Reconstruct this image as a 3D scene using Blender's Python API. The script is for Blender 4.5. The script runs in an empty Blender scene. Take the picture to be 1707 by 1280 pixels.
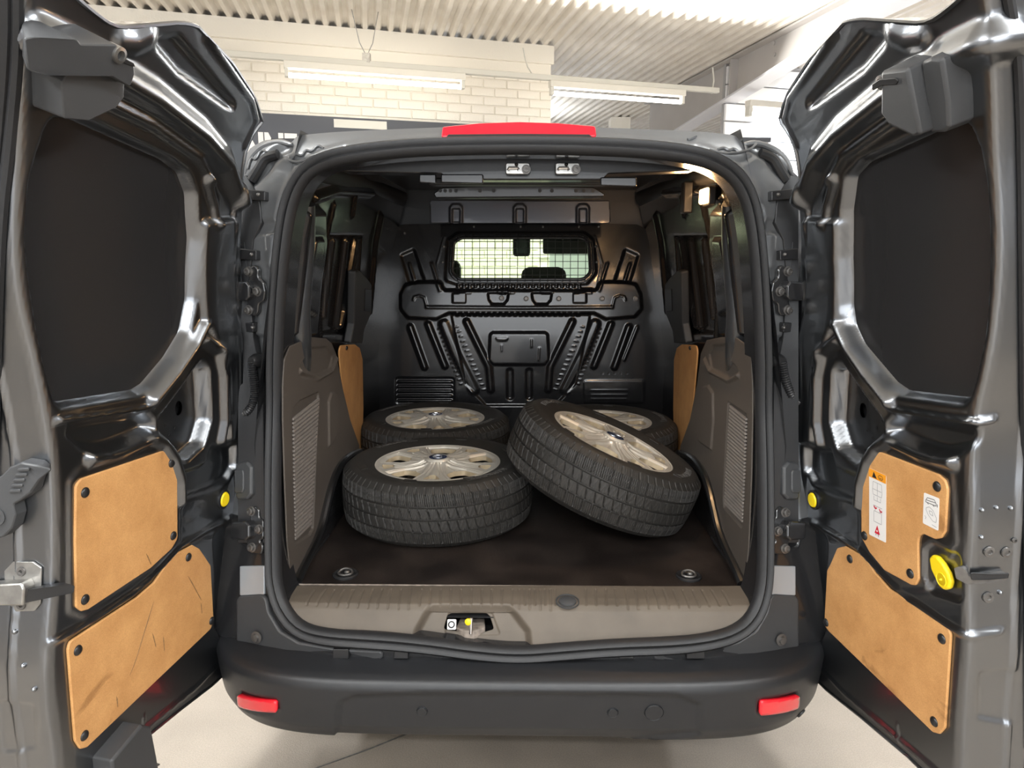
import bpy, math, random
import numpy as np
from mathutils import Vector, Matrix
pi = math.pi
rng = random.Random(7)
SC = bpy.context.scene
COL = SC.collection

# ------------------------------------------------------------------ camera, world, lights, exposure
W_, H_, F_ = 1707, 1280, 1184.0
PITCH = math.radians(10.5)
YAW = -math.atan((872 - 853.5) * math.cos(PITCH) / F_)
CP = np.array([0.010, -1.80, 1.50])
hh = np.array([math.sin(YAW), math.cos(YAW), 0.0])
CF = hh * math.cos(PITCH) + np.array([0, 0, -math.sin(PITCH)])
CR = np.array([math.cos(YAW), -math.sin(YAW), 0.0])
CU = np.cross(CR, CF)
cam_d = bpy.data.cameras.new('camera'); cam = bpy.data.objects.new('camera', cam_d); COL.objects.link(cam)
cam_d.sensor_width = 36.0; cam_d.sensor_fit = 'HORIZONTAL'; cam_d.lens = 36.0 * F_ / W_
cam_d.clip_start = 0.02; cam_d.clip_end = 200
cam.matrix_world = Matrix(((CR[0], CU[0], -CF[0], CP[0]), (CR[1], CU[1], -CF[1], CP[1]), (CR[2], CU[2], -CF[2], CP[2]), (0, 0, 0, 1)))
SC.camera = cam
SC.view_settings.view_transform = 'Standard'
SC.view_settings.look = 'None'
SC.view_settings.gamma = 1
SC.view_settings.exposure = 0.12
SC.view_settings.use_curve_mapping = False
SC.cycles.use_denoising = True
SC.cycles.max_bounces = 10
SC.cycles.diffuse_bounces = 5
SC.cycles.glossy_bounces = 5
SC.cycles.sample_clamp_indirect = 6

wd = bpy.data.worlds.new('hall_air'); SC.world = wd; wd.use_nodes = True
wd.node_tree.nodes['Background'].inputs[0].default_value = (1.0, 0.97, 0.93, 1)
wd.node_tree.nodes['Background'].inputs[1].default_value = 0.35

def area(name, loc, target, size, size_y, power, color=(0.93, 0.97, 1.0)):
    d = bpy.data.lights.new(name, 'AREA'); d.shape = 'RECTANGLE'; d.size = size; d.size_y = size_y
    d.energy = power; d.color = color
    o = bpy.data.objects.new(name, d); COL.objects.link(o); o.location = loc
    o.rotation_euler = (Vector(target) - Vector(loc)).to_track_quat('-Z', 'Y').to_euler()
    return o
CEIL = 3.41
# overhead tubes near the photographer; upward lamps and the far pair are added fill
for (lx, ly, sx, sy, pw) in ((-1.7, -1.6, .2, 1.5, 95), (1.7, -1.6, .2, 1.5, 95), (0, -3.6, 3.0, .2, 130), (0, -5.8, 3.0, .2, 110), (-3.0, 1.6, .2, 1.5, 110), (3.2, 2.4, .2, 1.5, 110), (-.6, 8.6, 1.5, .2, 110), (4.2, 7.5, .2, 1.5, 110)):
    area('hall_tube_and_fill', (lx, ly, CEIL - .40), (lx, ly + .001, 0), sx, sy, pw)
    area('hall_tube_and_fill', (lx, ly, CEIL - .42), (lx, ly + .001, 5), sx, sy, pw * .45)
area('daylight_from_gate', (0.0, -8.6, 1.9), (0.0, 0, 1.2), 5.5, 2.9, 170, (0.90, 0.95, 1.0))

# ------------------------------------------------------------------ pixel <-> world (frame 1707 x 1280)
def prj(P):
    v = np.asarray(P, float) - CP
    z = v @ CF
    return np.stack([853.5 + F_ * (v @ CR) / z, 640 - F_ * (v @ CU) / z], -1)
def ray(x, y): return CF + CR * (x - 853.5) / F_ - CU * (y - 640) / F_
def onY(x, y, Y): d = ray(x, y); return CP + d * (Y - CP[1]) / d[1]
def onZ(x, y, Z): d = ray(x, y); return CP + d * (Z - CP[2]) / d[2]
def onX(x, y, X): d = ray(x, y); return CP + d * (X - CP[0]) / d[0]

# ------------------------------------------------------------------ materials
def mat(name, color, rough=0.5, metal=0.0, coat=0.0, bump=0.0, bscale=300.0, var=0.0, vscale=8.0, var2=None, spec=0.5, emit=None, estr=0.0, alpha=1.0, trans=0.0, crough=0.05, bdist=0.002):
    m = bpy.data.materials.new(name); m.use_nodes = True
    nt = m.node_tree; b = nt.nodes['Principled BSDF']
    b.inputs['Base Color'].default_value = (*color, 1)
    b.inputs['Roughness'].default_value = rough; b.inputs['Metallic'].default_value = metal
    b.inputs['Coat Weight'].default_value = coat; b.inputs['Coat Roughness'].default_value = crough
    b.inputs['Specular IOR Level'].default_value = spec
    b.inputs['Transmission Weight'].default_value = trans
    if alpha < 1: b.inputs['Alpha'].default_value = alpha
    if emit: b.inputs['Emission Color'].default_value = (*emit, 1); b.inputs['Emission Strength'].default_value = estr
    tc = nt.nodes.new('ShaderNodeTexCoord')
    if var > 0:
        n = nt.nodes.new('ShaderNodeTexNoise'); n.inputs['Scale'].default_value = vscale; n.inputs['Detail'].default_value = 6
        nt.links.new(tc.outputs['Object'], n.inputs['Vector'])
        r = nt.nodes.new('ShaderNodeValToRGB'); r.color_ramp.elements[0].position = 0.3; r.color_ramp.elements[1].position = 0.7
        c2 = var2 if var2 else tuple(c * (1 - var) for c in color)
        r.color_ramp.elements[0].color = (*c2, 1); r.color_ramp.elements[1].color = (*color, 1)
        nt.links.new(n.outputs['Fac'], r.inputs['Fac']); nt.links.new(r.outputs['Color'], b.inputs['Base Color'])
    if bump > 0:
        n2 = nt.nodes.new('ShaderNodeTexNoise'); n2.inputs['Scale'].default_value = bscale; n2.inputs['Detail'].default_value = 4
        nt.links.new(tc.outputs['Object'], n2.inputs['Vector'])
        bp = nt.nodes.new('ShaderNodeBump'); bp.inputs['Strength'].default_value = bump; bp.inputs['Distance'].default_value = bdist
        nt.links.new(n2.outputs['Fac'], bp.inputs['Height']); nt.links.new(bp.outputs['Normal'], b.inputs['Normal'])
    return m
M = {}
M['paint'] = mat('grey_metallic_paint', (0.20, 0.21, 0.225), 0.30, 1.0, 0.8, bump=0.03, bscale=120, crough=0.04)
M['ring'] = mat('grey_paint_lit_copy', (0.15, 0.155, 0.16), 0.36, 0.45, 0.9, bump=0.12, bscale=45, crough=0.07, bdist=.004)  # body paint again, made less metallic so the frame looks more lit
M['paint_edge'] = mat('grey_metallic_paint_edge', (0.16, 0.165, 0.17), 0.38, 0.75, 0.8, bump=0.15, bscale=60, crough=0.08)
M['black_paint'] = mat('black_gloss_paint', (0.016, 0.016, 0.017), 0.22, 0.0, 0.6, crough=0.08)
M['bulk'] = mat('black_steel_bulkhead', (0.010, 0.010, 0.011), 0.24, 0.0, 0.45, crough=0.08)
M['dark'] = mat('dark_inner_metal', (0.012, 0.012, 0.013), 0.42)
M['roofblk'] = mat('dark_roof_metal', (0.010, 0.010, 0.012), 0.35, 0.0, 0.3)
M['seal'] = mat('black_rubber_seal', (0.013, 0.013, 0.014), 0.5, spec=.4, bump=0.1, bscale=400)
M['plastic'] = mat('dark_grey_plastic', (0.042, 0.043, 0.045), 0.5, bump=0.15, bscale=900)
M['bumper'] = mat('bumper_plastic', (0.0145, 0.015, 0.0165), 0.38, spec=.45, bump=0.2, bscale=1200)
M['trim'] = mat('warm_grey_trim_plastic', (0.08, 0.067, 0.056), 0.5, bump=0.25, bscale=1100, var=0.15, vscale=5)
M['pillar'] = mat('dark_lacquered_pillar', (0.045, 0.047, 0.05), 0.3, 0.4, 0.6)
M['slat'] = mat('pale_grey_vent_slat', (0.21, 0.185, 0.165), 0.5)
M['scuff'] = mat('scuffed_sill_plastic', (0.11, 0.088, 0.066), 0.58, bump=0.25, bscale=900, var=0.25, vscale=9)
M['blk'] = mat('black_plastic', (0.014, 0.014, 0.015), 0.4)
M['cap'] = mat('black_fastener_plastic', (0.012, 0.012, 0.013), 0.35)
M['tyre'] = mat('tyre_rubber', (0.028, 0.0255, 0.0225), 0.58, bump=0.25, bscale=500, var=0.3, vscale=30)
M['letter'] = mat('tyre_lettering', (0.085, 0.08, 0.075), 0.5)
M['hubdust'] = mat('dusty_hubcap_edge', (0.50, 0.40, 0.26), 0.6, var=.4, vscale=25)
M['hub'] = mat('silver_hubcap', (0.70, 0.66, 0.58), 0.42, 0.4, 0.0, bump=0.15, bscale=40, var=0.12, vscale=14)
M['steel'] = mat('bare_steel', (0.45, 0.44, 0.42), 0.32, 0.9, var=0.35, vscale=40)
M['dull'] = mat('dull_steel', (0.20, 0.19, 0.18), 0.45, 0.8, var=0.4, vscale=60)
M['chrome'] = mat('chrome', (0.75, 0.75, 0.76), 0.12, 1.0)
M['bluebadge'] = mat('blue_badge', (0.01, 0.025, 0.09), 0.2, coat=0.8)
M['yellow'] = mat('yellow_plastic', (0.85, 0.62, 0.01), 0.45)
M['red'] = mat('red_reflector', (0.65, 0.008, 0.02), 0.15, 0.0, 0.8, bump=0.3, bscale=700)
M['redglass'] = mat('red_lamp_lens', (0.60, 0.004, 0.02), 0.2, 0.0, 0.3)
M['white'] = mat('white_print', (0.78, 0.76, 0.74), 0.5)
M['orange'] = mat('orange_print', (0.85, 0.33, 0.02), 0.5)
M['redprint'] = mat('red_print', (0.6, 0.01, 0.03), 0.5)
M['ink'] = mat('black_print', (0.02, 0.02, 0.02), 0.5)
M['greyink'] = mat('grey_print', (0.35, 0.35, 0.36), 0.5)
M['pane'] = mat('blanked_window_panel', (0.022, 0.0215, 0.022), 0.11, 0.0, 0.0, spec=.38)
M['rust'] = mat('weathered_bracket', (0.30, 0.25, 0.21), 0.7, 0.3, var=0.5, vscale=70)
M['foil'] = mat('bright_grey_patch', (0.30, 0.32, 0.34), 0.3, 0.2, 0.5)

def mdf_mat():
    m = mat('brown_hardboard', (0.66, 0.36, 0.125), 0.55)
    nt = m.node_tree; b = nt.nodes['Principled BSDF']
    tc = nt.nodes.new('ShaderNodeTexCoord')
    n = nt.nodes.new('ShaderNodeTexNoise'); n.inputs['Scale'].default_value = 9; n.inputs['Detail'].default_value = 9; n.inputs['Roughness'].default_value = 0.7
    n3 = nt.nodes.new('ShaderNodeTexNoise'); n3.inputs['Scale'].default_value = 420; n3.inputs['Detail'].default_value = 3
    mp = nt.nodes.new('ShaderNodeMapping'); mp.inputs['Scale'].default_value = (1, 1, 1)
    nt.links.new(tc.outputs['Object'], mp.inputs['Vector']); nt.links.new(mp.outputs['Vector'], n.inputs['Vector']); nt.links.new(tc.outputs['Object'], n3.inputs['Vector'])
    r = nt.nodes.new('ShaderNodeValToRGB'); r.color_ramp.elements[0].position = 0.25; r.color_ramp.elements[1].position = 0.7
    r.color_ramp.elements[0].color = (0.47, 0.225, 0.075, 1); r.color_ramp.elements[1].color = (0.68, 0.365, 0.14, 1)
    nt.links.new(n.outputs['Fac'], r.inputs['Fac'])
    mx = nt.nodes.new('ShaderNodeMixRGB'); mx.blend_type = 'MULTIPLY'; mx.inputs[0].default_value = 0.3
    r2 = nt.nodes.new('ShaderNodeValToRGB'); r2.color_ramp.elements[0].position = 0.35; r2.color_ramp.elements[1].position = 0.6
    r2.color_ramp.elements[0].color = (0.55, 0.5, 0.4, 1)
    nt.links.new(n3.outputs['Fac'], r2.inputs['Fac']); nt.links.new(r.outputs['Color'], mx.inputs[1]); nt.links.new(r2.outputs['Color'], mx.inputs[2])
    # rubbed dark marks
    n4 = nt.nodes.new('ShaderNodeTexNoise'); n4.inputs['Scale'].default_value = 5.5; n4.inputs['Detail'].default_value = 8; n4.inputs['Distortion'].default_value = 1.2
    nt.links.new(tc.outputs['Object'], n4.inputs['Vector'])
    r4 = nt.nodes.new('ShaderNodeValToRGB'); r4.color_ramp.elements[0].position = 0.30; r4.color_ramp.elements[1].position = 0.36
    r4.color_ramp.elements[0].color = (0.6, 0.55, 0.5, 1); r4.color_ramp.elements[1].color = (1, 1, 1, 1)
    nt.links.new(n4.outputs['Fac'], r4.inputs['Fac'])
    m2 = nt.nodes.new('ShaderNodeMixRGB'); m2.blend_type = 'MULTIPLY'; m2.inputs[0].default_value = 0.8
    nt.links.new(mx.outputs['Color'], m2.inputs[1]); nt.links.new(r4.outputs['Color'], m2.inputs[2])
    nt.links.new(m2.outputs['Color'], b.inputs['Base Color'])
    return m
M['mdf'] = mdf_mat()

def floor_mat():
    m = mat('worn_concrete', (0.5, 0.45, 0.4), 0.6)
    nt = m.node_tree; b = nt.nodes['Principled BSDF']; tc = nt.nodes.new('ShaderNodeTexCoord')
    n = nt.nodes.new('ShaderNodeTexNoise'); n.inputs['Scale'].default_value = 1.3; n.inputs['Detail'].default_value = 9
    n2 = nt.nodes.new('ShaderNodeTexNoise'); n2.inputs['Scale'].default_value = 260; n2.inputs['Detail'].default_value = 3
    nt.links.new(tc.outputs['Object'], n.inputs['Vector']); nt.links.new(tc.outputs['Object'], n2.inputs['Vector'])
    r = nt.nodes.new('ShaderNodeValToRGB'); r.color_ramp.elements[0].position = 0.3; r.color_ramp.elements[1].position = 0.72
    r.color_ramp.elements[0].color = (0.19, 0.16, 0.13, 1); r.color_ramp.elements[1].color = (0.38, 0.325, 0.265, 1)
    r2 = nt.nodes.new('ShaderNodeValToRGB'); r2.color_ramp.elements[0].position = 0.35; r2.color_ramp.elements[1].position = 0.65
    r2.color_ramp.elements[0].color = (0.72, 0.72, 0.72, 1)
    nt.links.new(n.outputs['Fac'], r.inputs['Fac']); nt.links.new(n2.outputs['Fac'], r2.inputs['Fac'])
    mx = nt.nodes.new('ShaderNodeMixRGB'); mx.blend_type = 'MULTIPLY'; mx.inputs[0].default_value = 0.7
    nt.links.new(r.outputs['Color'], mx.inputs[1]); nt.links.new(r2.outputs['Color'], mx.inputs[2]); nt.links.new(mx.outputs['Color'], b.inputs['Base Color'])
    bp = nt.nodes.new('ShaderNodeBump'); bp.inputs['Strength'].default_value = 0.3; bp.inputs['Distance'].default_value = 0.003
    nt.links.new(n2.outputs['Fac'], bp.inputs['Height']); nt.links.new(bp.outputs['Normal'], b.inputs['Normal'])
    return m
M['concrete'] = floor_mat()

def mat_floor():
    m = mat('ribbed_load_mat', (0.02, 0.014, 0.011), 0.32)
    nt = m.node_tree; b = nt.nodes['Principled BSDF']; tc = nt.nodes.new('ShaderNodeTexCoord')
    ch = nt.nodes.new('ShaderNodeTexVoronoi'); ch.inputs['Scale'].default_value = 260; ch.inputs['Randomness'].default_value = 0.1
    n = nt.nodes.new('ShaderNodeTexNoise'); n.inputs['Scale'].default_value = 7; n.inputs['Detail'].default_value = 8
    nt.links.new(tc.outputs['Object'], ch.inputs['Vector']); nt.links.new(tc.outputs['Object'], n.inputs['Vector'])
    r = nt.nodes.new('ShaderNodeValToRGB'); r.color_ramp.elements[0].position = 0.35; r.color_ramp.elements[1].position = 0.75
    r.color_ramp.elements[0].color = (0.010, 0.007, 0.006, 1); r.color_ramp.elements[1].color = (0.028, 0.02, 0.016, 1)
    nt.links.new(n.outputs['Fac'], r.inputs['Fac']); nt.links.new(r.outputs['Color'], b.inputs['Base Color'])
    r3 = nt.nodes.new('ShaderNodeMapRange'); r3.inputs[3].default_value = 0.3; r3.inputs[4].default_value = 0.6
    nt.links.new(n.outputs['Fac'], r3.inputs[0]); nt.links.new(r3.outputs[0], b.inputs['Roughness'])
    bp = nt.nodes.new('ShaderNodeBump'); bp.inputs['Strength'].default_value = 0.5; bp.inputs['Distance'].default_value = 0.002
    nt.links.new(ch.outputs['Distance'], bp.inputs['Height']); nt.links.new(bp.outputs['Normal'], b.inputs['Normal'])
    return m
M['loadmat'] = mat_floor()
M['brick'] = mat('white_painted_brick', (0.88, 0.84, 0.76), 0.6, bump=0.6, bscale=60, bdist=0.004, var=0.08, vscale=3)
M['mortar'] = mat('white_painted_mortar', (0.82, 0.78, 0.70), 0.7, bump=0.5, bscale=80, bdist=0.003)
M['corr'] = mat('cream_corrugated_sheet', (0.86, 0.82, 0.76), 0.42, 0.0, var=0.25, vscale=4, var2=(0.72, 0.67, 0.60))
M['beamgrey'] = mat('grey_painted_steel', (0.50, 0.48, 0.47), 0.55, var=0.08, vscale=3)
M['flange'] = mat('pale_painted_flange', (0.66, 0.67, 0.72), 0.5)
M['panelwhite'] = mat('white_wall_cladding', (0.86, 0.87, 0.90), 0.5)
M['rail'] = mat('grey_white_rail', (0.62, 0.61, 0.56), 0.45)
M['fixture'] = mat('fixture_enamel', (0.72, 0.70, 0.64), 0.4)
M['sign'] = mat('dark_banner', (0.055, 0.06, 0.075), 0.4, bump=0.2, bscale=3, bdist=0.01)
M['tube'] = mat('lit_fluorescent_tube', (1, 1, 1), 0.4, emit=(1.0, 0.95, 0.84), estr=14)
M['lampglow'] = mat('lit_warm_lamp', (1, 0.9, 0.7), 0.4, emit=(1.0, 0.60, 0.24), estr=9)
M['seat'] = mat('dark_seat_cloth', (0.03, 0.03, 0.032), 0.8)

# ------------------------------------------------------------------ object helpers
def nm(o, parent=None, label=None, cat=None, group=None, kind=None):
    if parent is not None: o.parent = parent
    if label: o['label'] = label
    if cat: o['category'] = cat
    if group: o['group'] = group
    if kind: o['kind'] = kind
    return o
def empty(name, loc=(0, 0, 0), **k):
    o = bpy.data.objects.new(name, None); o.empty_display_size = 0.1; COL.objects.link(o); o.location = loc
    return nm(o, **k)
def mesh_obj(name, verts, faces, material, parent=None, smooth=True, sharp=None, **k):
    me = bpy.data.meshes.new(name); me.from_pydata([tuple(map(float, v)) for v in verts], [], [tuple(int(i) for i in f) for f in faces])
    me.validate(); me.update()
    mats = material if isinstance(material, (list, tuple)) else [material]
    for m in mats: me.materials.append(m)
    if smooth: me.polygons.foreach_set('use_smooth', [True] * len(me.polygons))
    if sharp is not None and smooth: me.set_sharp_from_angle(angle=math.radians(sharp))
    o = bpy.data.objects.new(name, me); COL.objects.link(o)
    return nm(o, parent, **k)
def bevel(o, w=0.003, seg=2, ang=30):
    b = o.modifiers.new('edge', 'BEVEL'); b.width = w; b.segments = seg; b.limit_method = 'ANGLE'; b.angle_limit = math.radians(ang)
    return o
class MB:
    def __init__(s): s.v = []; s.f = []
    def add(s, V, Fc):
        n = len(s.v); s.v += [tuple(x) for x in V]; s.f += [tuple(i + n for i in f) for f in Fc]; return s
    def box(s, c, d, mtx=None):
        x, y, z = d[0] / 2, d[1] / 2, d[2] / 2
        V = [Vector((i * x, j * y, k * z)) for i in (-1, 1) for j in (-1, 1) for k in (-1, 1)]
        if mtx is not None: V = [mtx @ v for v in V]
        V = [v + Vector(c) for v in V]
        return s.add(V, [(0, 1, 3, 2), (4, 6, 7, 5), (0, 4, 5, 1), (2, 3, 7, 6), (0, 2, 6, 4), (1, 5, 7, 3)])
    def tube(s, pts, r, n=10, closed=False, cap=True):
        P = [Vector(p) for p in pts]; N = len(P); rings = []
        rr = r if isinstance(r, (list, tuple)) else [r] * N
        up = None
        for i in range(N):
            a = P[i - 1] if (i > 0 or closed) else P[i]
            b = P[(i + 1) % N] if (i < N - 1 or closed) else P[i]
            t = (b - a).normalized()
            if up is None:
                up = t.orthogonal().normalized()
            else:
                up = (up - t * up.dot(t)); up = up.normalized() if up.length > 1e-6 else t.orthogonal().normalized()
            w = t.cross(up)
            rings.append([P[i] + (up * math.cos(2 * pi * k / n) + w * math.sin(2 * pi * k / n)) * rr[i] for k in range(n)])
        V = [v for rg in rings for v in rg]; Fc = []
        for i in range(N if closed else N - 1):
            j = (i + 1) % N
            for k in range(n):
                k2 = (k + 1) % n
                Fc.append((i * n + k, i * n + k2, j * n + k2, j * n + k))
        if cap and not closed:
            Fc.append(tuple(range(n))[::-1]); Fc.append(tuple((N - 1) * n + k for k in range(n)))
        return s.add(V, Fc)
    def lathe(s, prof, mtx, n=24, cap=True):
        V = []; Fc = []
        for (r, h) in prof:
            for k in range(n):
                a = 2 * pi * k / n
                V.append(mtx @ Vector((r * math.cos(a), r * math.sin(a), h)))
        m = len(prof)
        for i in range(m - 1):
            for k in range(n):
                k2 = (k + 1) % n
                Fc.append((i * n + k, i * n + k2, (i + 1) * n + k2, (i + 1) * n + k))
        if cap:
            Fc.append(tuple((m - 1) * n + k for k in range(n))); Fc.append(tuple(range(n))[::-1])
        return s.add(V, Fc)
    def prism(s, bottom, top):
        n = len(bottom); V = list(bottom) + list(top)
        Fc = [tuple(range(n))[::-1], tuple(range(n, 2 * n))]
        for i in range(n):
            j = (i + 1) % n; Fc.append((i, j, n + j, n + i))
        return s.add(V, Fc)
    def build(s, name, material, parent=None, smooth=True, sharp=35, **k):
        return mesh_obj(name, s.v, s.f, material, parent, smooth, sharp, **k)
def frame(p, n, t=None):
    n = Vector(n).normalized()
    t = Vector(t) if t is not None else n.orthogonal()
    t = (t - n * t.dot(n)).normalized(); b = n.cross(t)
    return Matrix(((t.x, b.x, n.x, p[0]), (t.y, b.y, n.y, p[1]), (t.z, b.z, n.z, p[2]), (0, 0, 0, 1)))

# ------------------------------------------------------------------ 2D helpers
def fillet(poly, r, seg=5):
    out = []; n = len(poly)
    for i in range(n):
        p0, p1, p2 = np.array(poly[i - 1], float), np.array(poly[i], float), np.array(poly[(i + 1) % n], float)
        a = p0 - p1; b = p2 - p1; la, lb = np.linalg.norm(a), np.linalg.norm(b)
        if la < 1e-9 or lb < 1e-9: continue
        a /= la; b /= lb
        c = float(np.clip(a @ b, -1, 1)); ang = math.acos(c)
        if ang > 3.0 or r <= 0: out.append(p1); continue
        d = min(r / math.tan(ang / 2), la * 0.45, lb * 0.45); rr = d * math.tan(ang / 2)
        bis = (a + b) / np.linalg.norm(a + b); ce = p1 + bis * (rr / math.sin(ang / 2))
        s0 = p1 + a * d - ce; s1 = p1 + b * d - ce
        a0 = math.atan2(s0[1], s0[0]); a1 = math.atan2(s1[1], s1[0])
        da = (a1 - a0 + pi) % (2 * pi) - pi
        for k in range(seg + 1):
            t = a0 + da * k / seg; out.append(ce + rr * np.array([math.cos(t), math.sin(t)]))
    return np.array(out)
def rrect(x0, y0, x1, y1, r, seg=5): return fillet([(x0, y0), (x1, y0), (x1, y1), (x0, y1)], r, seg)
def sdf(P, poly, closed=True):
    A = np.asarray(poly, float); B = np.roll(A, -1, 0)
    if not closed: A, B = A[:-1], B[:-1]
    best = np.full(len(P), 1e9); inside = np.zeros(len(P), bool)
    for a, b in zip(A, B):
        e = b - a; L = e @ e + 1e-18
        t = np.clip(((P - a) @ e) / L, 0, 1)
        d = np.hypot(*(P - a - t[:, None] * e).T); best = np.minimum(best, d)
        if closed:
            c = (a[1] > P[:, 1]) != (b[1] > P[:, 1])
            xi = a[0] + (P[:, 1] - a[1]) * e[0] / (e[1] if abs(e[1]) > 1e-12 else 1e-12)
            inside ^= c & (P[:, 0] < xi)
    return np.where(inside, -best, best) if closed else best
def nearest(P, poly):
    A = np.asarray(poly, float); B = np.roll(A, -1, 0); best = np.full(len(P), 1e9); out = P.copy()
    for a, b in zip(A, B):
        e = b - a; t = np.clip(((P - a) @ e) / (e @ e + 1e-18), 0, 1); q = a + t[:, None] * e
        d = np.hypot(*(P - q).T); m = d < best; best[m] = d[m]; out[m] = q[m]
    return out

class Surf:
    """a parametric surface in the world: pos(u, v) -> points; flip turns the normal over"""
    def __init__(s, pos, ur, vr, flip=False):
        s.pos = pos; s.ur = ur; s.vr = vr; s.sg = -1.0 if flip else 1.0; s.flip = flip
    def nrm(s, u, v, e=1e-3):
        du = s.pos(u + e, v) - s.pos(u - e, v); dv = s.pos(u, v + e) - s.pos(u, v - e)
        n = np.cross(du, dv); n /= np.linalg.norm(n, axis=-1, keepdims=True) + 1e-12
        return n * s.sg
    def at(s, u, v, off=0.0):
        u = np.atleast_1d(np.asarray(u, float)); v = np.atleast_1d(np.asarray(v, float))
        return s.pos(u, v) + s.nrm(u, v) * np.asarray(off).reshape(-1, 1) if np.ndim(off) else s.pos(u, v) + s.nrm(u, v) * off
    def uv(s, x, y):
        if not hasattr(s, '_g'):
            U, V = np.meshgrid(np.linspace(*s.ur, 60), np.linspace(*s.vr, 60), indexing='ij'); U = U.ravel(); V = V.ravel()
            X = s.pos(U, V); fr = np.sum(s.nrm(U, V) * (CP - X), 1) > 0
            if fr.sum() > 20: U, V, X = U[fr], V[fr], X[fr]
            s._g = (U, V, prj(X))
        U, V, Q = s._g; i = np.argmin((Q[:, 0] - x) ** 2 + (Q[:, 1] - y) ** 2); u, v = U[i], V[i]
        for _ in range(12):
            e = 1e-4
            p = prj(s.pos(np.array([u, u + e, u]), np.array([v, v, v + e])))
            J = np.array([p[1] - p[0], p[2] - p[0]]).T / e; r = np.array([x, y]) - p[0]
            try: d = np.linalg.solve(J, r)
            except Exception: break
            L = np.hypot(*d); d = d if L < 0.15 else d * 0.15 / L
            u += d[0]; v += d[1]
            if L < 1e-6: break
        return (u, v)
    def P(s, pts): return [s.uv(*p) for p in pts]

def S(poly, h, b, r=0.01): return ('p', fillet(poly, r, 4), h, b)
def Ln(pts, rad, h, b): return ('l', np.array(pts, float), h, b, rad)
def height(P, stamps):
    hgt = np.zeros(len(P))
    for st in stamps:
        g = st[1]; mrg = st[3] + (st[4] if st[0] == 'l' else 0)
        lo = g.min(0) - mrg; hi = g.max(0) + mrg
        m = (P[:, 0] > lo[0]) & (P[:, 0] < hi[0]) & (P[:, 1] > lo[1]) & (P[:, 1] < hi[1])
        if not m.any(): continue
        sd = sdf(P[m], g) if st[0] == 'p' else sdf(P[m], g, False) - st[4]
        t = np.clip(0.5 - sd / st[3], 0, 1); hgt[m] += st[2] * t * t * (3 - 2 * t)
    return hgt
def panel(name, SF, outline, stamps, res, material, parent=None, holes=(), off=0.0, thick=None, snap=True, back=None, kinked=None, **k):
    out = np.asarray(outline, float); lo = out.min(0); hi = out.max(0)
    nu = max(2, int((hi[0] - lo[0]) / res) + 2); nv = max(2, int((hi[1] - lo[1]) / res) + 2)
    us = np.linspace(lo[0] - res * .4, hi[0] + res * .4, nu); vs = np.linspace(lo[1] - res * .4, hi[1] + res * .4, nv)
    U, V = np.meshgrid(us, vs, indexing='ij'); P = np.stack([U.ravel(), V.ravel()], 1)
    idx = np.arange(nu * nv).reshape(nu, nv)
    Q = np.stack([idx[:-1, :-1], idx[1:, :-1], idx[1:, 1:], idx[:-1, 1:]], -1).reshape(-1, 4)
    C = P[Q].mean(1); sd = sdf(C, out); allp = [out]
    for h in holes:
        h = np.asarray(h, float); sd = np.maximum(sd, -sdf(C, h)); allp.append(h)
    Q = Q[sd < 0]
    E = np.concatenate([np.sort(Q[:, [a, b]], 1) for a, b in ((0, 1), (1, 2), (2, 3), (3, 0))])
    Eu, cnt = np.unique(E, axis=0, return_counts=True); bv = np.unique(Eu[cnt == 1])
    if snap and len(bv):
        cand = np.stack([nearest(P[bv], a) for a in allp]); d = np.hypot(*(cand - P[bv]).transpose(2, 0, 1)); w = d.argmin(0)
        P[bv] = cand[w, np.arange(len(bv))]
    used = np.unique(Q); rem = np.full(len(P), -1); rem[used] = np.arange(len(used)); Pu = P[used]; Q = rem[Q]
    hg = height(Pu, stamps) + off
    N = SF.nrm(Pu[:, 0], Pu[:, 1]); X = SF.pos(Pu[:, 0], Pu[:, 1]) + N * hg[:, None]
    if SF.flip: Q = Q[:, ::-1]
    me = bpy.data.meshes.new(name); me.vertices.add(len(X)); me.vertices.foreach_set('co', X.astype(np.float32).ravel())
    me.loops.add(len(Q) * 4); me.loops.foreach_set('vertex_index', Q.ravel().astype(np.int32))
    me.polygons.add(len(Q)); me.polygons.foreach_set('loop_start', np.arange(0, len(Q) * 4, 4, dtype=np.int32))
    me.polygons.foreach_set('use_smooth', np.ones(len(Q), bool))
    mats = material if isinstance(material, (list, tuple)) else [material]
    for m_ in mats: me.materials.append(m_)
    me.update(calc_edges=True); me.validate()
    if kinked is not None:
        cc = Pu[Q].mean(1); me.polygons.foreach_set('material_index', kinked(cc).astype(np.int32))
    o = bpy.data.objects.new(name, me); COL.objects.link(o)
    if thick:
        sm = o.modifiers.new('sheet', 'SOLIDIFY'); sm.thickness = thick; sm.offset = -1
    return nm(o, parent, **k)
def slab(name, SF, outline, off, thick, material, parent=None, bev=0.002, stamps=None, n=None, **k):
    """flat plate with the outline given in (u, v): its face stands off above the surface"""
    o2 = np.asarray(outline, float)
    a = 0.5 * np.sum(o2[:, 0] * np.roll(o2[:, 1], -1) - np.roll(o2[:, 0], -1) * o2[:, 1])
    if (a < 0) != SF.flip: o2 = o2[::-1]
    ce = o2.mean(0)
    if stamps is not None: base = height(o2, stamps)
    else: base = 0
    top = SF.at(o2[:, 0], o2[:, 1], off + base * 1.0 if np.ndim(base) else off)
    bot = SF.at(o2[:, 0], o2[:, 1], off - thick)
    mb = MB(); mb.prism(bot, top)
    o = mb.build(name, material, parent, smooth=True, sharp=40, **k)
    if bev: bevel(o, bev, 2, 50)
    return o
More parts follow.
